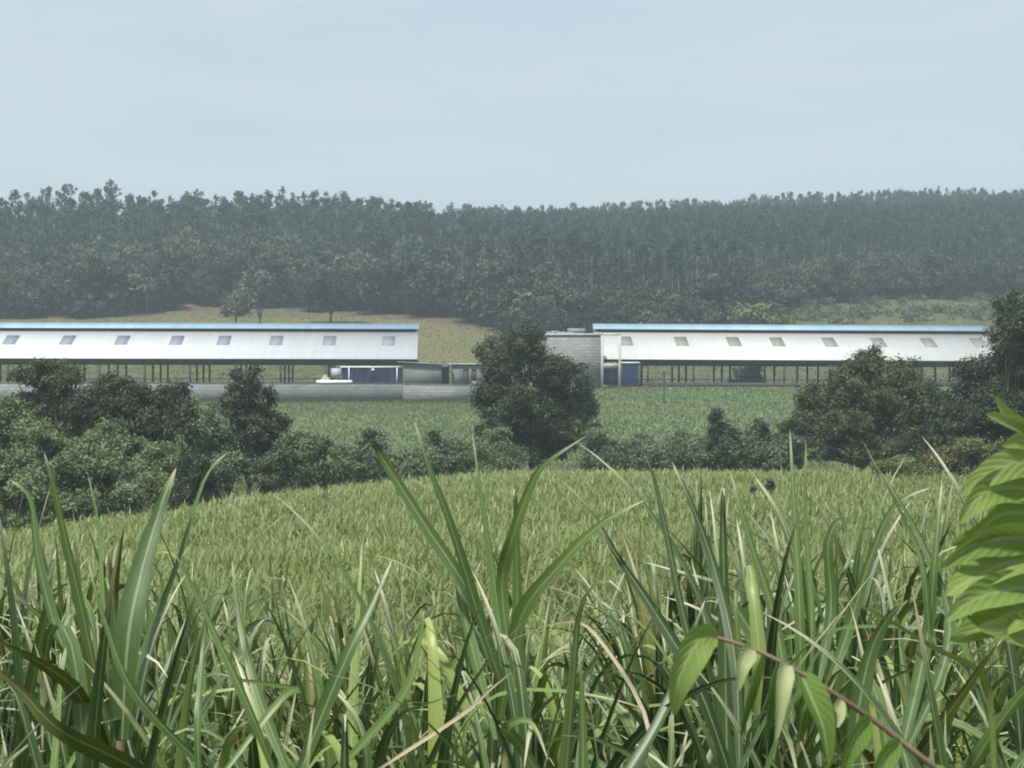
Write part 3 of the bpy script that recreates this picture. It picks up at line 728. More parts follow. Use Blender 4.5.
# right side
px_tree('bushy_tree', 'broad olive bushy tree in front of the warm white roofed shed', 'tree', 132,
        [(868, 370, 22, 16), (895, 376, 22, 15), (845, 386, 22, 16), (820, 398, 20, 16), (880, 396, 30, 20), (910, 396, 16, 18), (815, 422, 22, 20), (850, 420, 32, 24), (890, 424, 32, 24),
         (826, 446, 24, 16), (870, 448, 34, 16), (912, 440, 18, 20), (866, 358, 12, 8)],
        M['tree_olive'], .17, .42, 28, .2, 862, 1.05, seed=10)
px_tree('tall_tree', 'tall dark tree at the right end of the warm white roofed shed', 'tree', 122,
        [(1018, 312, 18, 16), (1000, 328, 14, 12), (1035, 322, 26, 22), (1010, 346, 24, 16), (990, 366, 22, 14), (1030, 366, 30, 24), (1004, 384, 28, 18), (970, 384, 14, 12), (1040, 398, 30, 26),
         (1000, 412, 34, 24), (962, 408, 24, 18), (1030, 436, 36, 24), (985, 440, 34, 20), (948, 428, 20, 22), (1008, 362, 20, 16), (1016, 335, 16, 14)],
        M['tree_dark'], .17, .42, 28, .15, 1008, 1.1, seed=11)
px_tree('leafy_bush', 'purplish dark bush between the broad olive tree and the tall dark tree', 'bush', 128,
        [(935, 410, 14, 16), (940, 432, 16, 18), (930, 448, 16, 14)], M['tree_purple'], .16, .38, 26, .08, 936, seed=12)
px_tree('tree', 'dark tree overhanging the right frame edge behind the tall dark tree', 'tree', 140,
        [(1065, 350, 30, 30), (1080, 400, 40, 40), (1060, 330, 24, 20)], M['tree_dark'], .18, .45, 24, .2, 1070, seed=13)
for k, (lab, u, v, ru, rv) in enumerate([('brownish yellow low bush at the right edge of the cane field', 940, 460, 26, 10), ('brownish yellow bush below the tall dark tree', 972, 456, 24, 16),
                                         ('low brown green mound of leaves running into the cane field', 900, 468, 26, 7), ('brownish bush under the right frame edge behind the bright leaves', 1008, 458, 26, 18)]):
    g = np.random.default_rng(300 + k)
    lob = [(u + g.uniform(-.7, .7) * ru, v + g.uniform(-.45, .5) * rv, ru * g.uniform(.4, .6), rv * g.uniform(.45, .6)) for _ in range(6)]
    px_tree('low_bush', lab, 'bush', 108, lob, M['bush_brown'], .14, .32, 24, .06, u, seed=310 + k)
px_tree('field_shrub', 'small dark shrub standing alone in the cane field', 'shrub', 82, [(768, 483, 3, 3.5), (769, 489, 4.5, 5)], M['bush'], .10, .11, 22, .05, 768, seed=15)
px_tree('field_shrub', 'tiny dark shrub beside the lone shrub in the cane field', 'shrub', 84, [(754, 490, 3.5, 3.5)], M['bush'], .09, .11, 20, .04, 754, seed=16)
# around and behind the sheds
px_tree('dark_shrub', 'dark square shrub behind the posts of the warm white roofed shed', 'shrub', 300,
        [(742, 372, 7, 6), (754, 371, 7, 6), (748, 379, 12, 7), (740, 384, 10, 5), (758, 384, 9, 4)], M['tree_dark'], .32, .6, 40, .12, 748, seed=17)
px_tree('round_shrub', 'round brown green shrub peeping over the blue ridge of the warm white roofed shed', 'shrub', 372,
        [(745, 314, 16, 9), (765, 315, 18, 10), (752, 322, 22, 10), (778, 322, 12, 8)], M['bush_brown'], .4, .9, 24, .18, 755, seed=18)
px_tree('grey_tree', 'grey brown tree with a dark trunk on the slope above the cool white roof', 'tree', 372,
        [(258, 280, 14, 13), (266, 292, 12, 10), (252, 296, 12, 9)], M['grey_tree'], .38, .9, 22, .30, 261, .85, seed=19)
px_tree('grey_tree', 'smaller grey brown tree beside the one with a dark trunk', 'tree', 374,
        [(236, 294, 10, 9), (238, 306, 13, 9), (230, 310, 9, 6)], M['grey_tree'], .38, .9, 22, .22, 236, seed=20)
px_tree('tree', 'grey round tree at the forest edge above the tan slope', 'tree', 392,
        [(330, 285, 20, 14), (318, 292, 16, 12), (344, 294, 16, 10), (331, 302, 18, 8)], M['broad'], .42, 1.0, 22, .3, 331, seed=21)

# ------------------------------------------------------------------ forest on the hill
g = np.random.default_rng(77)
def euc_variant(g, n_cl, per, leaf):
    H = 15.0
    lob = []
    lean = g.normal(0, .5, 2)
    for k in range(n_cl):
        t = g.uniform(.28, 1.0)
        r = (1 - abs(t - .60) * 1.5) * 1.65 + .25
        a = g.uniform(0, 6.28); rr = r * g.uniform(.2, .95)
        lob.append((lean[0] * t + rr * math.cos(a), lean[1] * t + rr * math.sin(a), H * t - .3, g.uniform(.7, 1.25), g.uniform(.8, 1.35)))
    lob.append((lean[0], lean[1], H - .4, .7, .9))
    P, O, T = [], [], []
    for (x, y, z, rx, rz) in lob:
        d = unit(g.normal(size=(per, 3)))
        P.append(np.array([x, y, z]) + d * g.uniform(.4, 1, (per, 1)) * [rx, rx, rz]); O.append(d); T.append(np.full(per, np.clip(g.normal(.42, .17), 0, 1)))
    P = np.concatenate(P); O = np.concatenate(O); T = np.concatenate(T)
    V, Q = leaf_quads(P, leaf * g.uniform(.7, 1.3, len(P)), g, out=O)
    tr = MB(); p = np.array([[0, 0, -1], [lean[0] * .3, lean[1] * .3, H * .35], [lean[0] * .7, lean[1] * .7, H * .7], [lean[0], lean[1], H * .95]])
    tr.tube(p, [.2, .16, .1, .04], 5)
    for l in lob[::2]:
        t = max(.2, (l[2] / H) - .12); tr.tube([[lean[0] * t, lean[1] * t, H * t], l[:3]], [.07, .03], 4)
    return V, Q, np.repeat(T, 4), tr

def broad_variant(g, leaf, per):
    H = 10.0
    lob = [(g.normal(0, 1.7), g.normal(0, 1.7), g.uniform(2.2, 8.0), g.uniform(1.5, 2.5), g.uniform(1.3, 1.9)) for _ in range(9)] + [(0, 0, 4.5, 3, 3.2)]
    V, Q, T = crown_arrays(lob, g, leaf, .95, per, .8)
    tr = MB(); tr.tube([[0, 0, -1], [0, 0, 3], [0, 0, 6]], [.28, .22, .1], 6)
    for l in lob: tr.tube([[0, 0, 2.6], l[:3]], [.12, .04], 4)
    return V, Q, T, tr

EUC_HI = [euc_variant(g, 13, 46, .29) for _ in range(7)]
EUC_LO = [euc_variant(g, 11, 20, .40) for _ in range(6)]
BR_HI = [broad_variant(g, .32, 24) for _ in range(5)]

spots = []
Yk = 362.0
while Yk < 960:
    step = 4.5 if Yk < 560 else 4.4
    half = (640 / FPX) * Yk + 12
    n = int(2 * half / step)
    X = np.linspace(-half, half, n) + g.uniform(-2.4, 2.4, n)
    Yv = Yk + g.uniform(-4.5, 4.5, n)
    u = CU + FPX * X / Yv
    ok = (Yv > front_Y(u)) & (Yv < interp(u, RIDGE) + 26) & (u > -130) & (u < 1154)
    spots += [(x, y, uu) for x, y, uu in zip(X[ok], Yv[ok], u[ok])]
    Yk += step
spots.sort(key=lambda s: s[1])
items = []
for (x, y, u) in spots:
    dfront = y - float(front_Y(u))
    pb = 0.92 if dfront < 22 else (0.65 if dfront < 55 and u < 520 else (0.25 if dfront < 55 else 0.05))
    broad = g.random() < pb
    sc = g.uniform(.75, 1.15) if broad else g.uniform(.78, 1.12)
    if not broad and u > 480: sc *= float(interp(u, [(480, 1), (620, .8), (1100, .76)]))
    if not broad and u < 470: sc *= g.uniform(.78, 1.16)
    if not broad and u < 560 and interp(u, RIDGE) - y < 48 and g.random() < interp(u, [(0, .74), (300, .66), (470, .3), (540, 0)]): continue
    if broad and u < 540:
        if g.random() < .25: continue
        sc *= g.uniform(1.05, 1.45)
    slim = float(interp(u, [(440, 1), (620, .80)])) if not broad else 1.0
    items.append((x, y, u, broad, sc / slim * (.97 if slim < 1 else 1), g.uniform(0, 6.28), dfront, slim))
zs = terrain(np.array([i[0] for i in items]), np.array([i[1] for i in items]))

# the ones that can be told apart: the front row and the tall ones on the left skyline
ridge_gap = np.array([interp(i[2], RIDGE) - i[1] for i in items])
inview = np.array([-15 < i[2] < 1040 for i in items])
front = [k for k, i in enumerate(items) if inview[k] and i[6] < 10 and (i[2] > 770 or i[2] < 600)]
sky_l = [k for k, i in enumerate(items) if inview[k] and -8 < ridge_gap[k] < 16 and i[2] < 470 and not i[3]]
g.shuffle(front); g.shuffle(sky_l)
single = set(front[:110]) | set(sky_l[:130])

def part_meshes(var, nm, mat):
    V, Q, T, tr = var
    return qmesh('crown', V, Q, mat, tint=T), tr.mesh('trunk', M['forest_bark'] if nm == 'euc' else M['bark'])
EUC_ME = [part_meshes(v, 'euc', M['euc']) for v in EUC_HI]
BR_ME = [part_meshes(v, 'br', M['broad']) for v in BR_HI]
acc = dict(eV=[], eT=[], bV=[], bT=[], tV=[], tQ=[])
tn = 0
for k, (x, y, u, broad, sc, rot, df, slim) in enumerate(items):
    z = float(zs[k])
    if k in single:
        if broad: nm, lab, grp = 'broadleaf_tree', 'rounded dark broadleaf tree on the front edge of the hill forest', 'broadleaf trees along the forest edge'
        elif k in sky_l: nm, lab, grp = 'eucalyptus_tree', 'tall thin eucalyptus tree standing out against the sky on the ridge', 'eucalyptus trees on the skyline'
        else: nm, lab, grp = 'eucalyptus_tree', 'slender eucalyptus tree on the front edge of the hill forest', 'eucalyptus trees along the forest edge'
        cme, tme = (BR_ME if broad else EUC_ME)[k % (5 if broad else 7)]
        r = empty(nm, (x, y, z - .2), rot, lab, 'tree', grp)
        r.scale = (sc * slim, sc * slim, sc)
        mobj('crown', cme, r); mobj('trunk', tme, r)
        continue
    var = BR_HI[k % 5] if broad else (EUC_HI[k % 7] if y < 540 else EUC_LO[k % 6])
    c, s = math.cos(rot), math.sin(rot)
    Rm = np.array([[c, s, 0], [-s, c, 0], [0, 0, 1]]) * sc * np.array([slim, slim, 1.0])
    sh = g.normal(0, .15) + .24 * float(smooth_noise(np.array(x), np.array(y), .035, 88))
    acc['bV' if broad else 'eV'].append((var[0] @ Rm + [x, y, z - .2]).astype(np.float32))
    acc['bT' if broad else 'eT'].append((var[2] + sh).astype(np.float32))
    if y < 620 or ridge_gap[k] < 40:
        tv = np.concatenate(var[3].V); tq = np.concatenate(var[3].Q)
        acc['tV'].append((tv @ Rm + [x, y, z - .2]).astype(np.float32)); acc['tQ'].append(tq + tn); tn += len(tv)
fo = empty('forest', (0, 600, 20), 0)
tag(fo, 'dense hazy forest of dark trees covering the hill behind the sheds', 'forest', kind='stuff')
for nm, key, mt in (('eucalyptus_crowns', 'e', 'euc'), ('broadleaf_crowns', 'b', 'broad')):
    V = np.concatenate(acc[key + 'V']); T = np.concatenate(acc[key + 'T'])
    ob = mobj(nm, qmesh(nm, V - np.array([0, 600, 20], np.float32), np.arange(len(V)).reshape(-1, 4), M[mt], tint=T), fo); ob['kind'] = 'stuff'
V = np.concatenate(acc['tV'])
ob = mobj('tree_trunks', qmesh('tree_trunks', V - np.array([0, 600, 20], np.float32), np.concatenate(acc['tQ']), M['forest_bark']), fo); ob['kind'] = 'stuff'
print('forest trees', len(items), 'single', len(single), 'broad', sum(i[3] for i in items))

# ------------------------------------------------------------------ grass, crops, cane
def ribbons(base, az, L, el, droop, width, nseg, cols, g, pw=1.6, kink_t=None, kink=None, twist=0.0, fold=0.18, basew=.55):
    """N curved blades at once; cols = 2 (flat) or 3 (folded along a midrib). Returns V, Q, uv"""
    N = len(base)
    t = np.linspace(0, 1, nseg + 1)
    e = el[:, None] - droop[:, None] * t[None] ** pw
    if kink_t is not None:
        e = e - kink[:, None] * np.clip((t[None] - kink_t[:, None]) / .22, 0, 1)
    h = np.stack([np.cos(az), np.sin(az), 0 * az], -1)
    d = np.cos(e)[..., None] * h[:, None] + np.sin(e)[..., None] * np.array([0, 0, 1.0])
    st = (L / nseg)[:, None, None]
    P = np.concatenate([base[:, None], base[:, None] + np.cumsum(d[:, :-1] * st, 1)], 1)
    side = np.stack([-np.sin(az), np.cos(az), 0 * az], -1)[:, None]
    nrm = np.cross(d, np.broadcast_to(side, d.shape))
    tw = np.broadcast_to(np.asarray(twist, float), (N,))[:, None] * t[None]
    sd = side * np.cos(tw)[..., None] + nrm * np.sin(tw)[..., None]
    nr = np.cross(d, sd)
    wt = np.minimum(basew + t * 2.2, 1.0) * np.clip((1 - t) * 1.35, 0, 1) ** .85
    wt[-1] = .015
    w = width[:, None, None] * wt[None, :, None] * .5
    if cols == 2:
        V = np.stack([P - sd * w, P + sd * w], 2); ux = [0.2, .8]
    else:
        V = np.stack([P - sd * w + nr * w * fold * 2, P, P + sd * w + nr * w * fold * 2], 2); ux = [0, .5, 1]
    c = len(ux)
    UVv = np.broadcast_to(np.stack([np.broadcast_to(np.array(ux)[None], (nseg + 1, c)), np.broadcast_to(t[:, None], (nseg + 1, c))], -1)[None], (N, nseg + 1, c, 2))
    n_, i, j = np.meshgrid(np.arange(N), np.arange(nseg), np.arange(c - 1), indexing='ij')
    b = n_ * (nseg + 1) * c + i * c + j
    Q = np.stack([b, b + 1, b + c + 1, b + c], -1).reshape(-1, 4)
    return V.reshape(-1, 3), Q, UVv.reshape(-1, 2)

g = np.random.default_rng(5)
# crop in rows on the slope below the sheds
N = 90000
Y = g.uniform(150, 269, N); u = g.uniform(-120, 1150, N); X = (u - CU) / FPX * Y
Y = np.round(Y / 1.5) * 1.5 + g.normal(0, .3, N)
keep = Y < np.where(u > 515, 268.3, 259.2)
X, Y = X[keep], Y[keep]; N = len(X)
B = np.stack([X, Y, terrain(X, Y) - .03], -1)
V, Q, _ = ribbons(B, g.uniform(0, 6.28, N), g.uniform(.28, .6, N), g.uniform(.5, 1.4, N), g.uniform(.6, 2.2, N), g.uniform(.10, .2, N), 3, 2, g)
tt = np.clip(.45 + .22 * smooth_noise(X, Y * 2.2, .12, 9) + g.normal(0, .16, N), 0, 1)
tag(mobj('green_crop', qmesh('green_crop', V, Q, M['crop'], tint=np.repeat(tt, 8))), 'low green crop growing in rows on the slope below the sheds', 'crop', kind='stuff')
# dry grass on the slope above the sheds
N = 60000
Y = g.uniform(301, 470, N); u = g.uniform(-120, 1150, N); X = (u - CU) / FPX * Y
keep = (Y < front_Y(u) + 2) & ~((Y > front_Y(u) - 9) & (u > 165) & (u < 440))
X, Y, u = X[keep], Y[keep], u[keep]; N = len(X)
B = np.stack([X, Y, terrain(X, Y) - .03], -1)
V, Q, _ = ribbons(B, g.uniform(0, 6.28, N), g.uniform(.2, .42, N), g.uniform(.3, 1.2, N), g.uniform(.3, 1.8, N), g.uniform(.15, .3, N), 3, 2, g)
tt = np.clip(.5 + .28 * smooth_noise(X, Y * 2.5, .06, 14) + g.normal(0, .15, N) - .4 * (u > 600) - .3 * (Y < 340), 0, 1)
tag(mobj('dry_grass', qmesh('dry_grass', V, Q, M['dry_grass'], tint=np.repeat(tt, 8))), 'dry tan grass on the slope between the sheds and the forest', 'grass', kind='stuff')
# weeds along the foot of the walls
N = 5200
u = g.uniform(-120, 480, N); Y = np.where(u < 402, 259.6, 258.3) + g.uniform(-2.2, .9, N); X = (u - CU) / FPX * Y
tall = .35 + .5 * np.clip(smooth_noise(X, Y * 0, .5, 41), 0, 1)
V, Q, _ = ribbons(np.stack([X, Y, terrain(X, Y) - .03], -1), g.uniform(0, 6.28, N), tall * g.uniform(.6, 1.5, N), g.uniform(.8, 1.5, N), g.uniform(.2, 1.6, N), g.uniform(.10, .22, N), 3, 2, g)
tag(mobj('weeds', qmesh('weeds', V, Q, M['dry_grass'], tint=np.repeat(np.clip(g.normal(.3, .25, N), 0, 1), 8))), 'brownish weeds growing along the foot of the grey walls', 'weeds', kind='stuff')
# rough scrub on the right of that slope
N = 430
u = g.uniform(770, 1150, N); Y = g.uniform(395, 468, N); ok = (Y < front_Y(u) + 4) & (g.random(N) < np.where((u > 880) & (Y < 445) & (Y > 418), .35, .95)); u, Y = u[ok], Y[ok]
X = (u - CU) / FPX * Y; Z = terrain(X, Y)
lob = [(x, y, z + .5, r, r * .75) for x, y, z, r in zip(X, Y, Z, g.uniform(.5, 1.8, len(X)))]
M['scrub'] = leaf_mat('scrub_leaves', [(0.045, 0.062, 0.030), (0.085, 0.10, 0.052), (0.15, 0.14, 0.09)], 0.2, 0.65, 0.0)
V, Q, T = crown_arrays(lob, g, .3, .8, 12, 1.0)
tag(mobj('scrub', qmesh('scrub', V, Q, M['scrub'], tint=T)), 'rough low green scrub covering the slope below the forest on the right', 'scrub', kind='stuff')

# the cane field that reads as one mass
def cane_mass(Y0, Y1, dens, blades, nseg, cols, wmul, hscale):
    A = 0.62 * (Y1 ** 2 - Y0 ** 2) / 2
    n = int(A * dens)
    Y = np.sqrt(g.uniform(Y0 ** 2, Y1 ** 2, n)); u = CU + g.uniform(-.62 / 2, .62 / 2, n) * FPX
    X = (u - CU) / FPX * Y
    Y = np.where(Y > 30, np.round(Y / 1.3) * 1.3 + g.normal(0, .22, n), Y)
    ok = Y < edge_Y(u)
    X, Y = X[ok], Y[ok]; n = len(X); u = CU + FPX * X / Y
    hp = 1.0 + .10 * smooth_noise(X, Y, .35, 21) + g.normal(0, .07, n)
    zt = terrain(X, Y)
    k = np.repeat(np.arange(n), blades); N = len(k)
    hb = g.uniform(.7, 1.0, N)
    B = np.stack([X[k] + g.normal(0, .07, N), Y[k] + g.normal(0, .07, N), zt[k] + hp[k] * 1.25 * hb * (.5 + .5 * hscale) + .12 + 1.0 * (1 - hscale)], -1)
    el = g.uniform(.35, 1.5, N) if hscale < .95 else g.uniform(.7, 1.5, N); dr = g.uniform(.3, 2.8, N)
    V, Q, UVv = ribbons(B, g.uniform(0, 6.28, N), hp[k] * g.uniform(.6, 1.1, N) * (.35 + .65 * hscale), el, dr, g.uniform(.030, .055, N) * wmul, nseg, cols, g)
    far = np.clip((Y - edge_Y(u) + 22) / 18, 0, 1)
    band = smooth_noise(X * .6, Y * 1.6, .11, 33)
    tt = np.clip(.38 + .15 * band[k] + g.normal(0, .13, N) + .12 * far[k] + (g.random(N) < .07) * .45, 0, 1)
    return V, Q, UVv, np.repeat(tt, (nseg + 1) * cols)
VV, QQ, TT, off = [], [], [], 0
for a in ((10.4, 17, 7.5, 11, 9, 3, 1.15, 1.0), (17, 30, 6.0, 10, 6, 2, 1.05, .9), (30, 60, 5.0, 10, 4, 2, 1.1, .55), (60, 122, 3.6, 9, 3, 2, 1.5, .4)):
    V, Q, _, T = cane_mass(*a)
    VV.append(V.astype(np.float32)); QQ.append(Q + off); TT.append(T); off += len(V)
tag(mobj('sugarcane_field', qmesh('sugarcane_field', np.concatenate(VV), np.concatenate(QQ), M['cane_far'], tint=np.concatenate(TT))),
    'wide field of young green sugarcane running down to the hedge', 'sugarcane', kind='stuff')
print('field quads', sum(len(q) for q in QQ))

# ------------------------------------------------------------------ near sugarcane plants
def cane_variant(seed):
    g = np.random.default_rng(seed)
    Hs = g.uniform(1.15, 1.45)
    n = g.integers(16, 22)
    zz = np.sort(g.uniform(.55, Hs + .25, n)); f = (zz - zz.min()) / (zz.max() - zz.min() + 1e-6)
    az = g.uniform(0, 6.28) + np.arange(n) * np.pi + g.normal(0, .5, n)
    el = 1.0 + .46 * f + g.normal(0, .14, n)
    dr = np.clip(1.7 - 1.4 * f + g.normal(0, .6, n), .03, 3.2)
    L = g.uniform(.95, 1.4, n) * (1 - .18 * f)
    kt = g.uniform(.45, .85, n); kk = np.where(g.random(n) < .56, g.uniform(.9, 2.4, n), 0)
    B = np.stack([g.normal(0, .012, n), g.normal(0, .012, n), zz], -1)
    V, Q, UVv = ribbons(B, az, L, np.minimum(el, 1.53), dr, g.uniform(.034, .068, n), 22, 3, g, kink_t=kt, kink=kk, twist=g.normal(0, .5, n), pw=1.9)
    T = np.repeat(np.clip(g.normal(.42, .22, n) + (g.random(n) < .12) * .3, 0, .8), 23 * 3)
    leaves = qmesh('leaves', V, Q, M['cane'] if seed % 24 else M['cane_olive'], uv=UVv, tint=T, smooth=True)
    m = g.integers(8, 15)
    zz = g.uniform(.5, Hs, m)
    V, Q, UVv = ribbons(np.stack([0 * zz, 0 * zz, zz], -1), g.uniform(0, 6.28, m), g.uniform(.5, 1.0, m), g.uniform(.7, 1.3, m), g.uniform(1.6, 3.0, m), g.uniform(.014, .038, m), 12, 3, g,
                        kink_t=g.uniform(.3, .7, m), kink=g.uniform(.2, 1.8, m), twist=g.normal(0, 1.5, m), fold=.4)
    dry = qmesh('dry_leaves', V, Q, M['cane_dry'], uv=UVv, tint=np.repeat(np.clip(g.normal(.5, .25, m), 0, 1), 13 * 3), smooth=True)
    s = MB(); p = np.array([[0, 0, -.1], [g.normal(0, .02), g.normal(0, .02), Hs * .5], [0, 0, Hs + .1]])
    s.tube(p, [.017, .016, .011], 7)
    stalk = s.mesh('stalk', M['stalk'], True)
    return leaves, dry, stalk
CV_ = [cane_variant(400 + k) for k in range(24)]

protos = []
g = np.random.default_rng(8)
spots = []
Yk = 3.7
while Yk < 10.6:
    st = .335 if Yk < 8 else .40
    half = 0.29 * Yk + .35
    for x in np.arange(-half, half, st * g.uniform(.9, 1.1)):
        spots.append((x + g.normal(0, .13), Yk + g.normal(0, .13)))
    Yk += st * (.95 if Yk < 9 else 1.0)
print('near cane', len(spots), flush=True)
for k, (x, y) in enumerate(spots):
    z = float(terrain(x, y)) - .02
    v = int(g.integers(0, 24)); u = CU + FPX * x / y
    vt = interp(u, [(-100, 530), (0, 505), (90, 480), (200, 500), (270, 560), (380, 560), (450, 520), (530, 520), (600, 560), (650, 505), (720, 480), (820, 475), (900, 490), (1000, 530), (1150, 540)])
    sc = np.clip(((CV - vt) / FPX * y - z) / 2.55, .8, 1.14) * g.uniform(.86, 1.03)
    if v not in [p[0] for p in protos]:
        r = empty('sugarcane_plant', (x, y, z), g.uniform(0, 6.28), 'green sugarcane plant with arching blades among the near rows of the field', 'sugarcane', 'sugarcane plants in the near rows of the field')
        for nm, me_ in zip(('leaves', 'dry_leaves', 'stalk'), CV_[v]): mobj(nm, me_, r)
        protos.append((v, r))
    else:
        src = dict(protos)[v]
        r = src.copy(); COL.objects.link(r); r.location = (x, y, z); r.rotation_euler = (0, 0, g.uniform(0, 6.28))
        for ch in src.children:
            c = ch.copy(); COL.objects.link(c); c.parent = r
    r.scale = (sc, sc, sc * g.uniform(.96, 1.05))
    r.rotation_euler[0] = g.normal(0, .05); r.rotation_euler[1] = g.normal(0, .05)

# single plants whose blades stand out
def smooth_path(P, n):
    P = np.asarray(P, float); k = len(P)
    tt = np.linspace(0, k - 1, n); out = []
    for t in tt:
        i = min(int(t), k - 2); f = t - i
        p0, p1, p2, p3 = P[max(i - 1, 0)], P[i], P[i + 1], P[min(i + 2, k - 1)]
        out.append(.5 * ((2 * p1) + (-p0 + p2) * f + (2 * p0 - 5 * p1 + 4 * p2 - p3) * f ** 2 + (-p0 + 3 * p1 - 3 * p2 + p3) * f ** 3))
    return np.array(out)

def blade_path(P, width, fold=.18, roll=0.0, n=20):
    """a folded blade along a path of points; roll turns its face about its length"""
    C = smooth_path(P, n); T = unit(np.gradient(C, axis=0))
    t = np.linspace(0, 1, n)
    ref = unit(np.array([0.15, -1.0, .12]))                     # the face looks towards the near edge of the field
    sd = unit(np.cross(T, ref)); nr = np.cross(sd, T)
    s2 = sd * math.cos(roll) + nr * math.sin(roll); n2 = np.cross(s2, T)
    w = np.minimum(.42 + t * 1.9, 1) * np.clip((1 - t) * 1.3, 0, 1) ** .85; w[-1] = .01
    w = (w * width * .36 * (1 + .05 * np.sin(t * 37 + width * 900) + .04 * np.sin(t * 71)))[:, None]
    V = np.stack([C - s2 * w + n2 * w * fold * 2, C, C + s2 * w + n2 * w * fold * 2], 1).reshape(-1, 3)
    UVv = np.stack([np.tile([0, .5, 1], n), np.repeat(t, 3)], -1)
    i, j = np.meshgrid(np.arange(n - 1), np.arange(2), indexing='ij'); b = i * 3 + j
    return V, np.stack([b, b + 1, b + 4, b + 3], -1).reshape(-1, 4), UVv

def hero(label, Y, u0, v0, blades, seed, olive=(), dry=()):
    """blades: (points [(u, v, depth offset)], width m, tint, roll)"""
    X, _, zj = at(u0, v0, Y); zg = float(terrain(X, Y)) - .02
    r = empty('sugarcane_plant', (X, Y, zg), 0, label, 'sugarcane')
    org = np.array([X, Y, zg]); g = np.random.default_rng(seed)
    s = MB(); s.tube([(0, 0, -.1), (.01, .01, (zj - zg) * .5), (0, 0, zj - zg)], [.018, .017, .010], 7); s.obj('stalk', M['stalk'], r, True)
    for kind, nm, mt in ((0, 'leaves', 'cane'), (1, 'olive_leaf', 'cane_olive'), (2, 'dry_leaf', 'cane_dry')):
        VV, QQ, UU, TT, off = [], [], [], [], 0
        for k, (pts, w, tint, roll) in enumerate(blades):
            if (1 if k in olive else 2 if k in dry else 0) != kind: continue
            P = np.array([at(u, v, Y + d) - org for (u, v, d) in pts])
            V, Q, U_ = blade_path(P, w * (.6 if k in dry else 1), roll=roll)
            VV.append(V); QQ.append(Q + off); UU.append(U_); TT.append(np.full(len(V), tint)); off += len(V)
        if VV: mobj(nm, qmesh(nm, np.concatenate(VV), np.concatenate(QQ), M[mt], uv=np.concatenate(UU), tint=np.concatenate(TT), smooth=True), r)
    return r

hero('tallest sugarcane plant in the middle with blades fanning up over the hedge', 4.9, 505, 720, [
    ([(510, 720, 0), (478, 610, .05), (425, 525, .1), (385, 462, .12), (372, 442, .1), (360, 452, .1)], .050, .22, .3),
    ([(512, 715, 0), (480, 620, -.05), (452, 530, -.1), (428, 465, -.12), (414, 420, -.1)], .047, .25, -.4),
    ([(508, 700, 0), (497, 600, .1), (484, 510, .15), (472, 430, .2)], .044, .38, .9),
    ([(515, 690, 0), (502, 590, .0), (512, 540, -.05), (530, 488, -.08), (545, 464, -.1), (586, 436, -.15)], .050, .40, .2),
    ([(500, 720, 0), (520, 620, -.1), (560, 565, -.2), (600, 525, -.25), (645, 500, -.3)], .060, .40, .5),
    ([(495, 740, 0), (470, 640, .1), (450, 560, .2), (415, 510, .3)], .045, .35, -.2)], 1)
hero('sugarcane plant with one broad upright grey green blade with a pale midrib', 4.0, 120, 740, [
    ([(122, 740, 0), (128, 640, 0), (142, 570, .05), (160, 510, .1), (176, 468, .12)], .088, .18, .15),
    ([(118, 740, 0), (150, 640, .1), (180, 560, .15), (205, 480, .2), (228, 452, .25)], .035, .3, .9),
    ([(110, 745, 0), (84, 620, -.05), (66, 540, -.08), (52, 478, -.1), (44, 452, -.1)], .038, .35, .5),
    ([(108, 750, 0), (60, 640, .1), (38, 560, .15), (30, 500, .2), (10, 480, .2)], .040, .3, -.6),
    ([(116, 745, 0), (104, 600, .1), (100, 530, .2), (88, 474, .25)], .030, .45, .9),
    ([(110, 755, 0), (75, 690, -.1), (35, 660, -.2), (-5, 640, -.25)], .05, .5, .1)], 2, olive=(5,))
hero('sugarcane plant with crossing bright blades at the bottom left', 3.6, 200, 800, [
    ([(282, 790, 0), (250, 710, 0), (218, 640, .05), (190, 580, .1), (172, 548, .1)], .030, .62, .6),
    ([(240, 800, 0), (140, 700, .05), (105, 620, .1), (88, 560, .15)], .030, .5, .6),
    ([(200, 800, 0), (198, 720, .0), (204, 640, .1), (212, 560, .1)], .022, .55, .4),
    ([(200, 805, 0), (280, 700, .1), (300, 690, .15), (240, 680, .2), (228, 684, .2)], .022, .8, .3),
    ([(190, 800, 0), (120, 760, -.1), (60, 730, -.2), (20, 690, -.2), (-10, 664, -.2)], .055, .3, .2)], 3, olive=(4,))
hero('sugarcane plant with long grey green blade slanting up left of the centre', 4.2, 300, 800, [
    ([(290, 800, 0), (320, 720, 0), (350, 650, 0), (374, 600, .05), (392, 560, .1)], .050, .2, .3),
    ([(310, 800, 0), (400, 700, -.1), (420, 640, -.1), (424, 610, -.1)], .034, .5, .7),
    ([(300, 800, 0), (260, 700, .1), (240, 620, .2), (232, 560, .25)], .04, .3, .3),
    ([(330, 800, 0), (455, 720, -.1), (490, 690, -.15), (512, 672, -.2)], .022, .6, .5)], 4, dry=(3,))
hero('sugarcane plant with a bright upright spear at the bottom centre', 3.8, 583, 830, [
    ([(583, 830, 0), (583, 760, 0), (582, 700, 0), (579, 648, 0)], .030, .66, .1),
    ([(575, 830, 0), (520, 745, -.05), (505, 728, -.1), (530, 722, -.15), (548, 760, -.2)], .036, .8, .3),
    ([(588, 830, 0), (640, 770, .1), (600, 740, .1), (560, 735, .1)], .024, .75, .4),
    ([(590, 830, 0), (660, 720, .1), (690, 640, .2), (705, 600, .3)], .035, .3, .6),
    ([(590, 830, 0), (650, 740, .1), (600, 640, .2), (560, 622, .3), (490, 650, .3)], .022, .75, .3)], 5, dry=(4,))
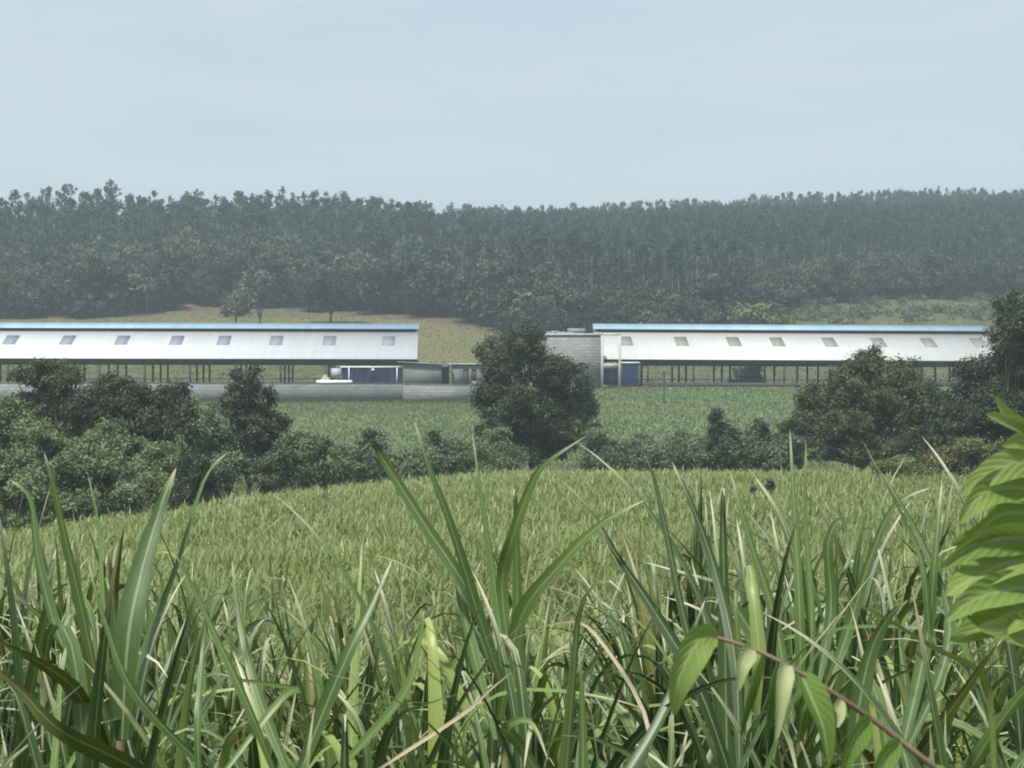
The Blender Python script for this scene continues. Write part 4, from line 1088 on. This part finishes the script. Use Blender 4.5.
hero('sugarcane plant with a long diagonal blade right of the tall middle one', 4.6, 735, 790, [
    ([(735, 790, 0), (700, 690, 0), (660, 620, .05), (620, 560, .1), (594, 518, .1)], .052, .28, .4),
    ([(740, 780, 0), (735, 660, .1), (715, 570, .2), (690, 500, .25), (672, 462, .3)], .045, .3, .5),
    ([(735, 785, 0), (690, 640, .2), (668, 540, .3), (655, 480, .35), (645, 455, .35)], .034, .3, .8),
    ([(742, 790, 0), (745, 700, .1), (738, 640, .1), (735, 590, .1)], .05, .85, .2)], 6)
hero('tall sugarcane plant with a sheaf of upright blades right of centre', 5.0, 800, 740, [
    ([(800, 740, 0), (800, 620, 0), (795, 520, .05), (790, 430, .1)], .042, .38, .5),
    ([(805, 740, 0), (812, 620, .05), (806, 520, .1), (806, 440, .1)], .036, .45, .8),
    ([(796, 740, 0), (775, 620, .1), (750, 540, .15), (730, 470, .2)], .042, .28, .4),
    ([(792, 745, 0), (760, 650, .1), (720, 580, .15), (700, 530, .2), (692, 500, .2)], .05, .25, .4),
    ([(806, 745, 0), (845, 640, .1), (870, 560, .1), (895, 505, .1), (930, 488, .1)], .046, .25, .3),
    ([(802, 745, 0), (830, 620, .1), (828, 545, .1), (842, 520, .1), (850, 560, .1)], .044, .25, .3),
    ([(800, 745, 0), (822, 640, .1), (856, 540, .2), (876, 470, .2)], .030, .4, .7)], 7)
hero('sugarcane plant with a pale bent blade beside the bright leaflets', 4.2, 875, 790, [
    ([(850, 800, 0), (857, 720, 0), (870, 655, 0), (888, 618, -.02), (908, 600, -.05)], .062, .30, .15),
    ([(880, 800, 0), (935, 690, .05), (950, 620, .1), (930, 560, .15), (905, 510, .2), (880, 470, .2)], .035, .3, .5),
    ([(885, 800, 0), (925, 680, .1), (925, 580, .1), (905, 520, .15), (862, 440, .15)], .030, .4, .8),
    ([(890, 800, 0), (925, 650, .1), (935, 560, .1), (942, 480, .15)], .045, .35, .5),
    ([(890, 805, 0), (930, 740, -.1), (965, 690, -.15), (1000, 640, -.2)], .05, .4, .2),
    ([(995, 800, .2), (990, 700, .15), (975, 668, .1), (935, 648, .0), (880, 615, -.1), (838, 597, -.15)], .026, .8, .4)], 8, olive=(4,))

# ------------------------------------------------------------------ leafy sapling close to the camera, on the right
M['sapling_leaf'] = leaf_mat('sapling_leaf', [(0.055, 0.12, 0.022), (0.145, 0.245, 0.05), (0.28, 0.37, 0.11)], 0.42, 0.65, 0.0, rib=(0.34, 0.42, 0.20), veins=(0.30, 0.40, 0.16), spec=0.12, streak=(0.16, 0.24, 0.06))
M['sapling_pale'] = leaf_mat('pale_sapling_leaf', [(0.22, 0.28, 0.10), (0.34, 0.39, 0.18), (0.42, 0.46, 0.25)], 0.3, 0.5, 0.0, rib=(0.34, 0.38, 0.22), veins=(0.42, 0.46, 0.28), spec=0.25, streak=(0.22, 0.28, 0.10))
M['twig'] = solid_mat('reddish_twig', [(0.12, 0.085, 0.06), (0.22, 0.16, 0.11)], 14.0, 0.7)

def leaflet(P, width, roll, fold=.22, n=16, wav=.02):
    """an oval pointed leaf, its halves folded up from the vein and rippled along the side veins"""
    C = smooth_path(P, n); T = unit(np.gradient(C, axis=0)); t = np.linspace(0, 1, n)
    ref = unit(np.array([.1, -1.0, .35])); sd = unit(np.cross(T, ref)); nr = np.cross(sd, T)
    s2 = sd * math.cos(roll) + nr * math.sin(roll); n2 = np.cross(s2, T)
    w = np.sin(np.pi * np.clip(t, 0, 1) ** .8) ** .75 * (1 - .25 * t); w[0] = .05; w[-1] = .01
    w = w * width * .5
    cols = np.array([-1, -.5, 0, .5, 1.0])
    rip = wav * width * np.sin(t * 46)
    V = C[:, None] + s2[:, None] * (w[:, None] * cols[None])[..., None] + n2[:, None] * ((np.abs(cols)[None] ** 1.3) * w[:, None] * fold * 2 + rip[:, None] * np.abs(cols)[None] * (w[:, None] / (w.max() + 1e-9)))[..., None]
    UVv = np.stack([np.tile((cols + 1) / 2, n), np.repeat(t, 5)], -1)
    i, j = np.meshgrid(np.arange(n - 1), np.arange(4), indexing='ij'); b = i * 5 + j
    return V.reshape(-1, 3), np.stack([b, b + 1, b + 6, b + 5], -1).reshape(-1, 4), UVv

YS = 2.0
Xs = at(1085, 0, YS)[0]; zs0 = float(terrain(Xs, YS)) - .02
sap = empty('sapling', (Xs, YS, zs0), 0, 'leafy bright green sapling reaching in from the right edge, nearest to the viewer', 'sapling')
org = np.array([Xs, YS, zs0])
def W3(u, v, Y): return at(u, v, Y) - org
m = MB(); m.tube(smooth_path([(0, 0, -.1), (.02, .01, 1.0), W3(1088, 800, 2.0), W3(1068, 620, 2.0), W3(1052, 500, 2.0), W3(1040, 430, 2.0)], 20), np.linspace(.014, .003, 20), 8)
m.obj('stem', M['twig'], sap, True)
def add_leaf(name, P, width, roll, tint, mat, parent, fold=.22):
    if name == 'leaf' and mat is M['sapling_leaf'] and P[0][0] > 740: P = [tuple(P[0][i] + (q[i] - P[0][i]) * .8 for i in range(3)) for q in P]; width *= .78
    V, Q, U_ = leaflet([W3(*p) for p in P], width, roll, fold)
    return mobj(name, qmesh(name, V, Q, mat, uv=U_, tint=np.full(len(V), tint), smooth=True), parent)
# upper compound leaf: pairs of drooping leaflets stacked one under the other
m = MB(); m.tube(smooth_path([W3(1052, 500, 2.0), W3(1040, 540, 1.96), W3(1018, 600, 1.93), W3(1000, 585, 1.92)], 14), np.linspace(.0035, .0018, 14), 6)
rach = m.obj('rachis', M['twig'], sap, True)
for k, (P, w, roll, tint) in enumerate([
        ([(1052, 470, 2.0), (1015, 462, 1.97), (985, 472, 1.95), (962, 492, 1.94)], .034, .35, .9),
        ([(1052, 492, 2.0), (1012, 486, 1.97), (980, 498, 1.95), (955, 520, 1.93)], .036, .35, .85),
        ([(1050, 515, 1.99), (1010, 512, 1.96), (975, 524, 1.94), (948, 546, 1.92)], .037, .3, .8),
        ([(1048, 540, 1.98), (1008, 538, 1.95), (972, 548, 1.93), (940, 574, 1.91)], .038, .3, .8),
        ([(1045, 565, 1.97), (1006, 562, 1.94), (970, 574, 1.92), (944, 600, 1.9)], .040, .3, .75),
        ([(1040, 588, 1.96), (1006, 590, 1.93), (972, 602, 1.91), (948, 622, 1.89)], .042, .25, .7),
        ([(1038, 610, 1.95), (1010, 614, 1.92), (978, 622, 1.9), (950, 640, 1.88)], .044, .2, .72),
        ([(1050, 640, 1.95), (1030, 632, 1.92), (1005, 630, 1.9), (975, 628, 1.88)], .040, .1, .85),
        ([(1056, 470, 2.0), (1080, 490, 1.96), (1105, 530, 1.94)], .036, .5, .6), ([(1052, 530, 2.0), (1085, 550, 1.96), (1110, 590, 1.94)], .036, .5, .55)]):
    gs = np.random.default_rng(700 + k)
    P = [(a + gs.normal(0, 3) * (i > 0), b + gs.normal(0, 5) * i / 3, c - .03 * gs.random() * i) for i, (a, b, c) in enumerate(P)]
    add_leaf('leaflet', P, w * gs.uniform(.85, 1.2), roll + gs.normal(0, .28), tint + gs.normal(0, .12), M['sapling_leaf'], rach, gs.uniform(.08, .3))
for P, w, roll, tint in [([(1042, 436, 2.0), (1020, 425, 1.98), (1005, 412, 1.97), (996, 396, 1.96)], .016, .3, 1.0), ([(1042, 438, 2.0), (1018, 425, 1.97), (1000, 418, 1.95), (986, 414, 1.94)], .016, .4, .9),
                         ([(1044, 448, 2.0), (1020, 440, 1.97), (1002, 446, 1.95)], .022, .5, .85), ([(1040, 432, 2.0), (1052, 405, 1.99), (1060, 385, 1.98)], .018, .3, .9)]:
    add_leaf('young_leaf', P, w, roll, tint, M['sapling_leaf'], sap)
# lower twig with folded leaves
tw = [W3(1088, 850, 2.0), W3(1000, 812, 1.95), W3(935, 768, 1.9), W3(880, 725, 1.88), W3(820, 685, 1.86), W3(760, 652, 1.85), W3(705, 634, 1.85)]
m = MB(); m.tube(smooth_path(tw, 30), np.linspace(.0042, .0016, 30), 7)
twig = m.obj('twig', M['twig'], sap, True)
for P, w, roll, tint, mt in [
        ([(718, 637, 1.85), (700, 640, 1.84), (686, 662, 1.83), (676, 690, 1.83), (674, 716, 1.84)], .034, .25, .75, 'sapling_leaf'),
        ([(752, 648, 1.85), (746, 655, 1.84), (741, 668, 1.83), (738, 692, 1.83)], .020, .25, .5, 'sapling_pale'),
        ([(787, 663, 1.855), (783, 675, 1.84), (780, 700, 1.83), (776, 742, 1.83)], .020, .3, .8, 'sapling_pale'),
        ([(817, 682, 1.86), (817, 690, 1.85), (816, 704, 1.85)], .009, .3, .8, 'sapling_pale'),
        ([(842, 700, 1.86), (838, 708, 1.85), (839, 716, 1.845), (837, 728, 1.84)], .015, .3, .6, 'sapling_pale'),
        ([(762, 653, 1.86), (748, 690, 1.9), (738, 730, 1.92), (734, 760, 1.93)], .026, .9, .1, 'sapling_leaf'),
        ([(778, 660, 1.86), (768, 690, 1.88), (764, 730, 1.9), (760, 770, 1.9)], .024, .8, .22, 'sapling_leaf'),
        ([(800, 672, 1.86), (812, 700, 1.84), (828, 740, 1.83), (836, 790, 1.83)], .040, .35, .35, 'sapling_leaf'),
        ([(826, 688, 1.86), (806, 700, 1.88), (796, 722, 1.9), (790, 760, 1.9)], .034, .5, .2, 'sapling_leaf'),
        ([(870, 718, 1.87), (855, 735, 1.85), (842, 760, 1.84), (830, 800, 1.84)], .034, .5, .4, 'sapling_leaf'),
        ([(900, 740, 1.88), (880, 760, 1.86), (868, 790, 1.85), (860, 830, 1.85)], .034, .5, .5, 'sapling_leaf'),
        ([(930, 765, 1.9), (940, 790, 1.88), (944, 830, 1.86)], .034, .4, .4, 'sapling_leaf')]:
    add_leaf('leaf', P, w, roll, tint, M[mt], twig, .3)

# ------------------------------------------------------------------ the hazy air
HZ = 0.00044
m, t, o = new_mat('haze')
v = t.nodes.new('ShaderNodeVolumePrincipled')
v.inputs['Color'].default_value = (0.74, 0.89, 0.98, 1)
v.inputs['Density'].default_value = HZ
v.inputs['Anisotropy'].default_value = 0.2
t.links.new(v.outputs['Volume'], o.inputs['Volume'])
hz = MB(); hz.box(-800, 800, -80, 1150, float(GZ.min()) - 1, 112)
ob = hz.obj('haze', m); ob['kind'] = 'stuff'
